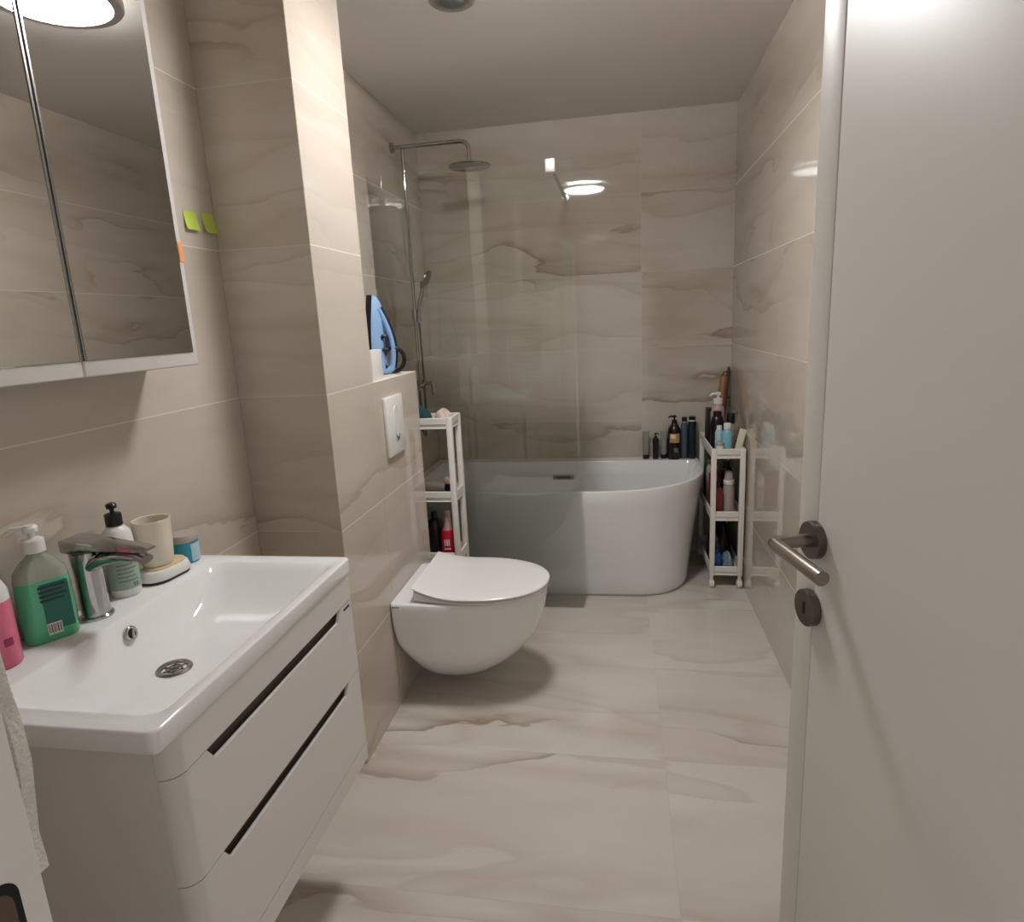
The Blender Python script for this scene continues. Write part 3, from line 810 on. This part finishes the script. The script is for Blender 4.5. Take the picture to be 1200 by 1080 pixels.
# ------------------------------------------------------------------ bathtub
bt = thing('bathtub', 'white freestanding bathtub against the back wall', 'bathtub', (-0.33, 3.36, 0))
def tub(x0, xr, yf, yb, cx, cy, ex, z, rb=0.05):
    pts = []
    for i in range(9): pts.append((x0+(cx-x0)*i/9, yf))
    for i in range(25):
        a = PI/2*i/24
        pts.append((cx+(xr-cx)*math.sin(a)**(2/ex), cy-(cy-yf)*math.cos(a)**(2/ex)))
    for i in range(1, 6): pts.append((xr, cy+(yb-rb-cy)*i/6))
    for i in range(7):
        a = PI/2*i/6
        pts.append((xr-rb+rb*math.cos(a), yb-rb+rb*math.sin(a)))
    for i in range(1, 9): pts.append((xr-rb+(x0-xr+rb)*i/8, yb))
    for i in range(1, 5): pts.append((x0, yb+(yf-yb)*i/5))
    return [Vector((x, y, z)) for x, y in pts]
TB, TL_ = YB-0.002, XN+0.002
ZT = 0.580
bm = bmesh.new()
rg = [tub(TL_, 0.342, 3.082, TB, 0.04, 3.41, 2.4, 0.0), tub(TL_, 0.342, 3.082, TB, 0.04, 3.41, 2.4, 0.012),
      tub(TL_, 0.352, 3.068, TB, 0.04, 3.41, 2.4, 0.014), tub(TL_, 0.357, 3.062, TB, 0.035, 3.41, 2.4, 0.03)]
for i in range(1, 8):
    s = i/8; e = s**1.15
    rg.append(tub(TL_, 0.357+0.0875*e, 3.062-0.092*e, TB, 0.035-0.165*s, 3.41+0.09*s, 2.4-0.25*s, 0.03+0.54*s))
rg += [tub(TL_, 0.4445, 2.969, TB, -0.13, 3.50, 2.15, ZT-0.006), tub(TL_, 0.443, 2.9705, TB, -0.13, 3.50, 2.15, ZT-0.0015), tub(TL_, 0.4395, 2.974, TB, -0.13, 3.50, 2.15, ZT),
       tub(TL_+0.05, 0.4265, 2.988, TB-0.095, -0.13, 3.49, 2.15, ZT), tub(TL_+0.054, 0.4225, 2.992, TB-0.099, -0.13, 3.49, 2.15, ZT-0.004),
       tub(TL_+0.075, 0.405, 3.012, TB-0.108, -0.13, 3.48, 2.15, ZT-0.08), tub(TL_+0.16, 0.30, 3.06, TB-0.13, -0.12, 3.44, 2.2, ZT-0.32),
       tub(TL_+0.24, 0.20, 3.12, TB-0.17, -0.1, 3.42, 2.2, ZT-0.41), tub(TL_+0.34, 0.10, 3.18, TB-0.22, -0.1, 3.42, 2.2, ZT-0.425)]
ring_strip(bm, rg)
obj('tub_shell', bm, M['acrylic'], bt, angle=40)
yw = TB-0.1085
bm = B((-0.392, yw-0.006, 0.474), (-0.270, yw+0.004, 0.500), 0.003)
og = obj('overflow_cover', bm, M['steel'], bt, label='steel overflow slot on the inner wall')
obj('overflow_slot', B((-0.372, yw-0.0072, 0.4835), (-0.290, yw-0.004, 0.4925), 0.001, 1), M['hole'], og)

# ------------------------------------------------------------------ shower screen
GY = 2.928
sg = thing('shower_screen', 'tall clear glass screen in front of the bathtub', 'glass screen', (-0.65, GY, 0))
obj('glass_pane', B((XN+0.001, GY-0.004, 0.0015), (-0.184, GY+0.004, 2.063)), M['glass'], sg, smooth=False)
cl = obj('glass_clamp', B((-0.300, GY-0.020, 2.014), (-0.258, GY+0.020, 2.068), 0.003), M['clamp_glint'], sg)
obj('support_bar', add_tube(bmesh.new(), [(-0.279, GY+0.017, 2.048), (-0.279, YB-0.012, 2.048)], 0.0095, 16), M['chrome'], sg)
obj('wall_flange', add_tube(bmesh.new(), [(-0.279, YB-0.014, 2.048), (-0.279, YB-0.001, 2.048)], 0.020, 20), M['chrome'], sg)

# ------------------------------------------------------------------ shower set
SY, SXX = 3.300, -1.050
sh = thing('shower_set', 'chrome shower column with round rain head and hand shower', 'shower', (SXX, SY, 1.09))
obj('riser_pipe', add_tube(bmesh.new(), [(SXX, SY, 1.10), (SXX, SY, 2.262)], 0.0095, 14), M['chrome'], sh)
bm = bmesh.new()
add_tube(bm, smooth_path([(XN+0.012, SY, 2.272), (-0.9, SY, 2.272), (-0.712, SY, 2.272), (-0.712, SY, 2.178)], 0.055, 10), 0.0105, 16)
obj('shower_arm', bm, M['chrome'], sh)
obj('wall_flange', add_tube(bmesh.new(), [(XN+0.001, SY, 2.272), (XN+0.014, SY, 2.272)], 0.024, 22), M['chrome'], sh)
bm = bmesh.new()
add_lathe(bm, [(0.102, 2.150), (0.105, 2.153), (0.104, 2.158), (0.06, 2.162), (0.022, 2.166), (0.014, 2.184)], (-0.712, SY, 0), seg=48)
obj('rain_head', bm, M['chrome'], sh)
obj('slider', add_tube(bmesh.new(), [(SXX, SY, 1.435), (SXX, SY, 1.485)], 0.018, 16), M['chrome'], sh)
bm = bmesh.new()
add_tube(bm, smooth_path([(SXX+0.022, SY-0.01, 1.420), (SXX+0.026, SY-0.012, 1.50), (SXX+0.056, SY-0.02, 1.575), (-0.985, SY-0.02, 1.612)], 0.05), [0.010]*1+[0.0115]*50 if False else 0.0115, 14)
hs = obj('hand_shower', bm, M['chrome'], sh)
hm = Matrix.Translation((-0.972, SY-0.022, 1.628)) @ Matrix.Rotation(D2R(38), 4, 'Y')
bm = bmesh.new(); add_lathe(bm, [(0.046, -0.009), (0.052, -0.003), (0.050, 0.004), (0.024, 0.014)], mtx=hm @ Matrix.Rotation(D2R(82), 4, 'Y'), seg=30)
obj('spray_face', bm, M['steel'], hs)
bm = bmesh.new()
add_tube(bm, smooth_path([(SXX+0.022, SY-0.01, 1.42), (SXX+0.026, SY-0.014, 1.25), (SXX+0.024, SY-0.014, 0.95), (SXX+0.014, SY-0.01, 0.80), (SXX-0.01, SY-0.008, 0.86), (SXX-0.005, SY-0.004, 1.06)], 0.05), 0.0062, 10)
obj('hose', bm, M['steel'], sh)
bm = bmesh.new()
add_tube(bm, [(XN+0.002, SY, 1.092), (SXX+0.025, SY, 1.092), (SXX+0.030, SY, 1.092)], 0.024, 20)
add_tube(bm, [(SXX, SY-0.07, 1.092), (SXX, SY+0.07, 1.092)], 0.022, 18)
mx = obj('mixer_valve', bm, M['chrome'], sh)
bm = bmesh.new()
add_tube(bm, [(SXX+0.03, SY, 1.096), (SXX+0.066, SY, 1.100), (SXX+0.070, SY, 1.094), (SXX+0.070, SY, 1.035)], 0.0115, 12)
obj('mixer_lever', bm, M['chrome'], mx)

# ------------------------------------------------------------------ slim trolleys
def trolley(label, x0, x1, y0, y1, tops, wheels=True, group='slim white trolleys'):
    t = thing('storage_trolley', label, 'trolley', ((x0+x1)/2, (y0+y1)/2, 0), group)
    zt = tops[-1]; w = 0.0255
    zb = 0.066
    for px in (x0, x1-w):
        for py in (y0, y1-w):
            obj('post', B((px, py, zb), (px+w, py+w, zt), 0.004), M['rack'], t)
    for z in tops:
        bm = bmesh.new()
        add_box(bm, (x0+0.004, y0+0.004, z-0.050), (x1-0.004, y1-0.004, z-0.044), 0.002, 1)
        for lo, hi in (((x0+w, y0+0.001, z-0.030), (x1-w, y0+0.011, z)), ((x0+w, y1-0.011, z-0.030), (x1-w, y1-0.001, z)),
                       ((x0+0.001, y0+w, z-0.030), (x0+0.011, y1-w, z)), ((x1-0.011, y0+w, z-0.030), (x1-0.001, y1-w, z))):
            add_box(bm, lo, hi, 0.0025, 1)
        for lo, hi in (((x0+w-0.004, y0+0.006, z-0.049), (x1-w+0.004, y0+0.012, z-0.029)), ((x0+w-0.004, y1-0.012, z-0.049), (x1-w+0.004, y1-0.006, z-0.029)),
                       ((x0+0.006, y0+w-0.004, z-0.049), (x0+0.012, y1-w+0.004, z-0.029)), ((x1-0.012, y0+w-0.004, z-0.049), (x1-0.006, y1-w+0.004, z-0.029))):
            add_box(bm, lo, hi)
        obj('tray', bm, M['rack'], t)
    for px in (x0+0.013, x1-0.013):
        for py in (y0+0.013, y1-0.013):
            bm = bmesh.new()
            add_tube(bm, [(px-0.012, py, 0.0205), (px+0.012, py, 0.0205)], 0.020, 20)
            add_box(bm, (px-0.008, py-0.010, 0.034), (px+0.008, py+0.010, 0.068), 0.003, 1)
            obj('caster', bm, M['rack'], t)
    return t
RX0, RX1, RY0, RY1 = 0.449, 0.613, 3.200, 3.690
trolley('slim white three-tier trolley between bathtub and right wall', RX0, RX1, RY0, RY1, (0.118, 0.412, 0.734))
LX0, LX1, LY0, LY1 = -1.095, -0.722, 2.660, 2.832
trolley('tall white four-tier trolley beside the half-height wall', LX0, LX1, LY0, LY1, (0.118, 0.380, 0.670, 1.003))

def cloth(name, label, cat, c, sx, sy, h, m, seed, rot=0.0, fold=3, group=None):
    """crumpled folded cloth: a soft lump with ridged folds"""
    rnd = random.Random(seed); bm = bmesh.new(); n, k = 26, 9; rings = []
    ph = [rnd.uniform(0, 6.28) for _ in range(6)]
    for j in range(k+1):
        s = j/k; ring = []
        rr = (1-s**3)**0.5 if s < 1 else 0.02
        rr = max(rr, 0.03)
        for i in range(n):
            a = 2*PI*i/n
            wob = 1+0.12*math.sin(fold*a+ph[0])+0.07*math.sin((fold+2)*a+ph[1]+3*s)
            x = sx*rr*wob*math.copysign(abs(math.cos(a))**0.75, math.cos(a)); y = sy*rr*wob*math.copysign(abs(math.sin(a))**0.75, math.sin(a))
            z = h*s*(1+0.22*math.sin(2*a+ph[2]))+0.05*h*math.sin(5*a+ph[3])*s
            ring.append(Vector((c[0]+x*math.cos(rot)-y*math.sin(rot), c[1]+x*math.sin(rot)+y*math.cos(rot), c[2]+max(0, z))))
        rings.append(ring)
    ring_strip(bm, rings)
    return tag(obj(name, bm, m, loc=c, angle=80), label, cat, group)
zt = 1.003-0.0435
cloth('folded_cloth', 'dark teal cloth on the tall trolley, next to the wall', 'cloth', (-0.925, 2.745, zt), 0.085, 0.062, 0.085, M['teal_cloth'], 3)
cloth('folded_cloth', 'beige crumpled cloth on top of the tall trolley', 'cloth', (-0.779, 2.750, zt), 0.036, 0.062, 0.062, M['beige_cloth'], 8, 0.3, 4)
# things on the second tier
zt = 0.670-0.0435
hd_ = thing('hair_dryer', 'taupe hair dryer lying on the tall trolley', 'hair dryer', (-0.85, 2.73, zt))
bm = bmesh.new()
add_tube(bm, [(-0.91, 2.745, zt+0.042), (-0.88, 2.742, zt+0.043), (-0.83, 2.735, zt+0.043), (-0.785, 2.728, zt+0.043)], [0.030, 0.035, 0.032, 0.024], 20)
obj('barrel', bm, M['taupe'], hd_, angle=60)
bm = bmesh.new(); add_tube(bm, [(-0.785, 2.728, zt+0.043), (-0.760, 2.724, zt+0.043)], [0.019, 0.022], 18)
obj('nozzle', bm, M['black'], hd_, label='black nozzle')
bm = bmesh.new(); add_tube(bm, smooth_path([(-0.875, 2.72, zt+0.028), (-0.90, 2.695, zt+0.017), (-0.99, 2.685, zt+0.0165)], 0.03), 0.0155, 14)
obj('grip', bm, M['black'], hd_, label='black grip')
bm = bmesh.new(); add_tube(bm, [(-0.772, 2.690, zt+0.011), (-0.815, 2.686, zt+0.012), (-0.858, 2.690, zt+0.011)], [0.009, 0.011, 0.008], 12)
brs = tag(obj('hair_clip', bm, M['rose'], loc=(-0.815, 2.688, zt)), 'pale rose hair clip in front of the hair dryer', 'hair clip')
cloth('wash_cloth', 'small pale cloth behind the hair dryer', 'cloth', (-0.80, 2.797, zt), 0.042, 0.017, 0.07, M['beige_cloth'], 5)
zt = 0.380-0.0435
c = (-0.787, 2.715, zt)
t = thing('cleaner_bottle', 'red cleaner bottle with pale neck on the tall trolley', 'bottle', c)
obj('body', add_rbox_loft(bmesh.new(), [(0.030, 0.026, 0), (0.034, 0.030, 0.006), (0.034, 0.030, 0.115), (0.028, 0.025, 0.14)], c, 0.2, 0.45), M['red'], t, angle=50)
lathe_part('neck', [(0.023, 0.1405), (0.015, 0.165), (0.0135, 0.205), (0.015, 0.207), (0.015, 0.23), (0.012, 0.233)], c, M['rose'], t, label='pale neck and cap')
bm = bmesh.new()
for k in range(3):
    add_box(bm, (c[0]-0.012+0.009*k, c[1]-0.0312, zt+0.07), (c[0]-0.006+0.009*k, c[1]-0.0295, zt+0.10))
add_box(bm, (c[0]-0.014, c[1]-0.0312, zt+0.052), (c[0]+0.016, c[1]-0.0295, zt+0.058))
obj('printed_label', bm, M['white_plastic'], t, smooth=False)
c = (-0.86, 2.75, zt)
t = thing('cleaner_bottle', 'dark bottle behind the red cleaner bottle', 'bottle', c)
lathe_part('body', [(0.036, 0), (0.038, 0.005), (0.038, 0.14), (0.03, 0.17), (0.014, 0.185)], c, M['amber'], t)
lathe_part('cap', [(0.0145, 0.1855), (0.0145, 0.215), (0.013, 0.217)], c, M['black'], t)

# ------------------------------------------------------------------ bottles along the tub rim
zr = ZT+0.0005
def tube_on_cap(label, x, y, w, h):
    c = (x, y, zr)
    t = thing('cosmetic_tube', label, 'tube', c, 'bottles on the bathtub rim')
    lathe_part('cap', [(0.016, 0), (0.0175, 0.002), (0.0175, 0.024), (0.017, 0.026)], c, M['black'], t, label='black cap at the bottom')
    obj('tube_body', add_rbox_loft(bmesh.new(), [(0.0165, 0.0165, 0.0262), (0.018, 0.0165, 0.035), (0.0185, 0.011, 0.11), (0.019, 0.003, h-0.012), (0.019, 0.0018, h)], c, 0, 0.49), M['grey_tube'], t, angle=60)
tube_on_cap('grey squeeze tube on the bathtub rim, leftmost of the row', 0.150, 3.705, 0.036, 0.160)
tube_on_cap('grey squeeze tube between small and large pump bottles', 0.252, 3.708, 0.036, 0.158)
c = (0.205, 3.700, zr)
t = thing('pump_bottle', 'slim black pump bottle between the two grey tubes', 'bottle', c, 'bottles on the bathtub rim')
lathe_part('body', [(0.015, 0), (0.0165, 0.003), (0.0165, 0.085), (0.018, 0.09), (0.018, 0.112), (0.012, 0.125)], c, M['black'], t)
obj('pump', pump_bm(c, 0.125, 0.75, D2R(-15), (0.011, 0.012), 0.026), M['black'], t)
c = (0.310, 3.700, zr)
t = thing('pump_bottle', 'large dark brown pump bottle with amber label', 'bottle', c, 'bottles on the bathtub rim')
lathe_part('body', [(0.035, 0), (0.0375, 0.004), (0.0375, 0.155), (0.034, 0.175), (0.022, 0.195), (0.016, 0.203), (0.015, 0.212)], c, M['amber'], t)
bm = bmesh.new(); patch(bm, c, zr+0.098, zr+0.150, D2R(-135), D2R(-45), 0.0375, 0.0375, 0, n=16)
lb = obj('label', bm, M['gold_label'], t, label='amber front label')
bm = bmesh.new(); patch(bm, c, zr+0.122, zr+0.146, D2R(-125), D2R(-85), 0.0381, 0.0381, 0, n=8)
obj('label_print', bm, M['white_plastic'], lb)
bm = bmesh.new()
for k in range(3): patch(bm, c, zr+0.044+0.009*k, zr+0.050+0.009*k, D2R(-95), D2R(-58-4*(k % 2)), 0.0379, 0.0379, 0, n=8)
obj('small_print', bm, M['grey_tube'], t)
obj('pump', pump_bm(c, 0.212, 1.1, D2R(195), (0.0125, 0.012), 0.032), M['black'], t)
c = (0.366, 3.706, zr)
t = thing('shampoo_bottle', 'slim slate-grey bottle right of the large pump bottle', 'bottle', c, 'bottles on the bathtub rim')
obj('body', add_rbox_loft(bmesh.new(), [(0.017, 0.015, 0), (0.019, 0.017, 0.004), (0.019, 0.017, 0.195), (0.013, 0.013, 0.208)], c, 0, 0.4), M['slate'], t, angle=50)
lathe_part('collar', [(0.0125, 0.2082), (0.0125, 0.216)], c, M['clear_plastic'], t, label='pale collar')
lathe_part('cap', [(0.0145, 0.2162), (0.0145, 0.236), (0.013, 0.239)], c, M['black'], t)
c = (0.409, 3.700, zr)
t = thing('shampoo_bottle', 'dark navy bottle at the right end of bathtub rim', 'bottle', c, 'bottles on the bathtub rim')
obj('body', add_rbox_loft(bmesh.new(), [(0.020, 0.018, 0), (0.0225, 0.021, 0.004), (0.0235, 0.021, 0.12), (0.0225, 0.02, 0.20), (0.019, 0.018, 0.216)], c, 0, 0.42), M['navy'], t, angle=50)
lathe_part('collar', [(0.018, 0.2162), (0.018, 0.224)], c, M['white_plastic'], t, label='white collar')
lathe_part('cap', [(0.019, 0.2242), (0.0195, 0.240), (0.017, 0.243)], c, M['black'], t)

# ------------------------------------------------------------------ right trolley, top tray
zt = 0.734-0.0435
G = 'toiletries on the right trolley'
def bottle(name, label, cat, c, prof, m, cap=None, capm=None, group=G, sx=1, sy=1, rot=0, extra=None):
    t = thing(name, label, cat, c, group)
    lathe_part('body', prof, c, m, t, sx, sy, rot)
    if cap: lathe_part('cap', cap, c, capm, t)
    return t
c = (0.531, 3.262, zt)
t = bottle('lotion_bottle', 'aqua and white bottle at the trolley front edge', 'bottle', c, [(0.022, 0), (0.0245, 0.003), (0.0245, 0.030)], M['white_plastic'])
lathe_part('aqua_body', [(0.0245, 0.0302), (0.0245, 0.115), (0.018, 0.13), (0.014, 0.134)], c, M['aqua'], t, label='aqua printed body')
lathe_part('cap', [(0.0175, 0.1342), (0.018, 0.136), (0.018, 0.160), (0.0165, 0.163)], c, M['white_plastic'], t)
c = (0.498, 3.302, zt)
t = bottle('lotion_bottle', 'pale blue bottle behind the aqua bottle', 'bottle', c, [(0.018, 0), (0.020, 0.003), (0.020, 0.11), (0.015, 0.125)], M['pale_blue'], [(0.013, 0.1252), (0.013, 0.145)], M['white_plastic'])
c = (0.4955, 3.247, zt)
t = bottle('cream_jar', 'small white jar at the trolley front left corner', 'jar', c, [(0.016, 0), (0.018, 0.003), (0.018, 0.05), (0.016, 0.053)], M['white_plastic'], [(0.0175, 0.0532), (0.0175, 0.070), (0.016, 0.072)], M['clear_plastic'])
c = (0.578, 3.262, zt)
t = thing('cosmetic_tube', 'ivory tube leaning to the right at trolley front', 'tube', c, G)
lean = Matrix.Rotation(D2R(13), 4, 'Y')
obj('tube_body', add_rbox_loft(bmesh.new(), [(0.016, 0.014, 0.006), (0.017, 0.012, 0.03), (0.018, 0.006, 0.11), (0.018, 0.0022, 0.135)], c, 0, 0.45, mtx=lean), M['ivory'], t, angle=60)
c = (0.4985, 3.378, zt)
bottle('shampoo_bottle', 'wide black bottle in front of the rose pump bottle', 'bottle', c, [(0.031, 0), (0.034, 0.004), (0.034, 0.15), (0.028, 0.175), (0.02, 0.185)], M['black'], [(0.0215, 0.1852), (0.0215, 0.205), (0.019, 0.208)], M['black'])
c = (0.515, 3.478, zt)
t = thing('pump_bottle', 'rose bottle with white pump, tallest bottle on right trolley', 'bottle', c, G)
lathe_part('body', [(0.031, 0), (0.034, 0.004), (0.034, 0.19), (0.03, 0.215), (0.016, 0.232)], c, M['rose'], t)
obj('pump', pump_bm(c, 0.232, 1.45, D2R(205), (0.0165, 0.018), 0.034), M['white_plastic'], t, label='white pump')
c = (0.567, 3.390, zt)
bottle('shampoo_bottle', 'grey bottle with black cap near the right wall', 'bottle', c, [(0.020, 0), (0.022, 0.003), (0.022, 0.13), (0.018, 0.142)], M['clear_plastic'], [(0.0205, 0.1422), (0.0205, 0.19), (0.0185, 0.193)], M['black'])
c = (0.4855, 3.560, zt)
t = thing('cosmetic_box', 'black upright box with silver stripe at trolley back', 'box', c, G)
obj('box_body', B((c[0]-0.021, c[1]-0.03, zt+0.0005), (c[0]+0.021, c[1]+0.03, zt+0.20), 0.002), M['black'], t)
obj('silver_stripe', B((c[0]+0.000, c[1]-0.0312, zt+0.012), (c[0]+0.012, c[1]-0.0295, zt+0.185), 0.0004, 1), M['lid_grey'], t)
c = (0.588, 3.300, zt)
bottle('cosmetic_pot', 'tiny brown pot beside the ivory tube', 'jar', c, [(0.010, 0), (0.011, 0.002), (0.011, 0.055)], M['amber'], [(0.0112, 0.0552), (0.0112, 0.07), (0.01, 0.072)], M['black'])
# long brush leaning in the corner
c = (0.555, 3.625, zt)
t = thing('bath_brush', 'long wooden bath brush leaning into the room corner', 'brush', c, G)
bm = bmesh.new(); top = Vector((0.606, 3.722, 1.095)); bot = Vector((0.552, 3.625, zt+0.004))
ax = (top-bot); 
def bp(s): return bot+ax*s
add_tube(bm, [bp(0), bp(0.3), bp(0.6), bp(0.8), bp(0.97), bp(1)], [0.011, 0.012, 0.012, 0.010, 0.009, 0.005], 14)
obj('handle', bm, M['dark_wood'], t)
bm = bmesh.new(); side = Vector((-0.022, -0.004, 0))
add_tube(bm, [bp(0.42)+side, bp(0.55)+side, bp(0.86)+side, bp(0.9)+side], [0.013, 0.020, 0.019, 0.006], 14)
obj('brush_head', bm, M['wood'], t, label='lighter wooden brush head')
bm = bmesh.new()
hk = [bp(0.93)+Vector((0, -0.01, 0)), bp(0.93)+Vector((-0.025, -0.014, 0.004)), bp(0.88)+Vector((-0.034, -0.014, 0))]
add_tube(bm, smooth_path(hk, 0.015), 0.0035, 8)
obj('hanging_cord', bm, M['dark_wood'], t)

# middle tray
zt = 0.412-0.0435
c = (0.4905, 3.264, zt)
bottle('soap_bottle', 'maroon bottle on the middle tray of right trolley', 'bottle', c, [(0.024, 0), (0.027, 0.004), (0.027, 0.13), (0.02, 0.15), (0.012, 0.158)], M['maroon'], [(0.013, 0.1582), (0.013, 0.185)], M['black'])
c = (0.548, 3.285, zt)
t = bottle('soap_bottle', 'cloudy bottle with white band on the middle tray', 'bottle', c, [(0.026, 0), (0.029, 0.004), (0.029, 0.14), (0.025, 0.165), (0.022, 0.168)], M['clear_plastic'])
lathe_part('white_band', [(0.027, 0.1685), (0.0275, 0.17), (0.0275, 0.188), (0.026, 0.190)], c, M['white_plastic'], t)
lathe_part('cap', [(0.022, 0.1905), (0.020, 0.22), (0.014, 0.235)], c, M['clear_plastic'], t)
c = (0.493, 3.40, zt)
bottle('cleaner_bottle', 'dark red bottle behind the maroon bottle', 'bottle', c, [(0.026, 0), (0.029, 0.004), (0.029, 0.19), (0.02, 0.21)], M['maroon'], [(0.014, 0.2102), (0.014, 0.24)], M['white_plastic'])
c = (0.490, 3.50, zt)
bottle('cleaner_bottle', 'rose bottle on middle tray beside the bathtub end', 'bottle', c, [(0.024, 0), (0.026, 0.004), (0.026, 0.20), (0.018, 0.22)], M['rose'], [(0.013, 0.2202), (0.013, 0.245)], M['maroon'])
c = (0.490, 3.60, zt)
bottle('cleaner_bottle', 'dark green bottle at the back of middle tray', 'bottle', c, [(0.024, 0), (0.026, 0.004), (0.026, 0.21), (0.018, 0.23)], M['dark_green'], [(0.013, 0.2302), (0.013, 0.26)], M['dark_green'])
c = (0.560, 3.44, zt)
bottle('cleaner_bottle', 'black bottle at the back right of middle tray', 'bottle', c, [(0.028, 0), (0.031, 0.004), (0.031, 0.20), (0.022, 0.22)], M['black'], [(0.016, 0.2202), (0.016, 0.25)], M['black'])
# bottom tray
zt = 0.118-0.0435
c = (0.487, 3.27, zt)
t = thing('sponge_pack', 'blue wrapped pack on the bottom tray', 'pack', c, G)
obj('wrapper', add_rbox_loft(bmesh.new(), [(0.022, 0.035, 0.0), (0.024, 0.038, 0.008), (0.024, 0.038, 0.085), (0.02, 0.034, 0.10)], c, 0.1, 0.3), M['blue_pack'], t, angle=40)
obj('wrapper_crimp', add_rbox_loft(bmesh.new(), [(0.019, 0.003, 0.1), (0.021, 0.002, 0.112)], c, 0.1, 0.4), M['blue_pack'], t)
cloth('wrapper_bag', 'crinkled pale bag beside the blue pack', 'bag', (0.547, 3.275, zt), 0.030, 0.045, 0.085, M['cyan_pack'], 12, 0.2, 5, G)
cloth('dark_filler_bag', 'black bag shape added to darken the bottom tray behind the packs', 'bag', (0.531, 3.452, zt), 0.053, 0.092, 0.20, M['tray_backdrop'], 4, 0.0, 4, G)  # added dark lump, stands in for the darkness of the bottom tray

# ------------------------------------------------------------------ towel radiator by the doorway, mirrored in the glass
RY = 0.365
rd = thing('towel_radiator', 'white ladder towel radiator mirrored in the shower glass', 'radiator', (-0.73, RY, 0.85))
for x in (-0.945, -0.505):
    obj('side_tube', add_tube(bmesh.new(), [(x, RY, 0.86), (x, RY, 1.70)], 0.016, 14), M['gloss_white'], rd)
for k in range(18):
    z = 0.89+0.036*k + (0.09 if k > 5 else 0) + (0.06 if k > 11 else 0)
    obj('rung', add_tube(bmesh.new(), [(-0.945, RY, z), (-0.505, RY, z)], 0.010, 10), M['gloss_white'], rd)
for x in (-0.90, -0.55):
    for z in (0.93, 1.63):
        obj('wall_bracket', add_tube(bmesh.new(), [(x, YF+0.001, z), (x, RY, z)], 0.008, 8), M['gloss_white'], rd)
bm = bmesh.new(); rings = []
ztop = 1.62
for i in range(41):
    s = i/40
    if s < 0.46: y, z = RY+0.020+0.018*(1-s/0.46), 0.945+(ztop-0.945)*s/0.46
    elif s < 0.54:
        a = PI*(s-0.46)/0.08; y, z = RY+0.020*math.cos(a), ztop+0.016*math.sin(a)
    else: y, z = RY-0.020, ztop-(ztop-0.95)*(s-0.54)/0.46
    row = []
    for j in range(15):
        u = j/14
        x = -0.640+0.150*u+0.010*math.sin(9*z+2)+(0.006*math.sin(31*z) if j in (0, 14) else 0)
        row.append((x-0.004, y, z, 0.007*math.sin(u*9+z*2.5)))
    rings.append(row)
outer = [[Vector((x, y+w+(0.006 if y > RY else -0.006), z)) for x, y, z, w in r] for r in rings]
inner = [[Vector((x, y+w-(0.006 if y > RY else -0.006), z)) for x, y, z, w in r] for r in rings]
ring_strip(bm, [a+list(reversed(b)) for a, b in zip(outer, inner)])
tag(obj('bath_towel', bm, M['towel'], loc=(-0.565, RY, 0.85), angle=80), 'white terry towel hanging behind the left door jamb', 'towel')
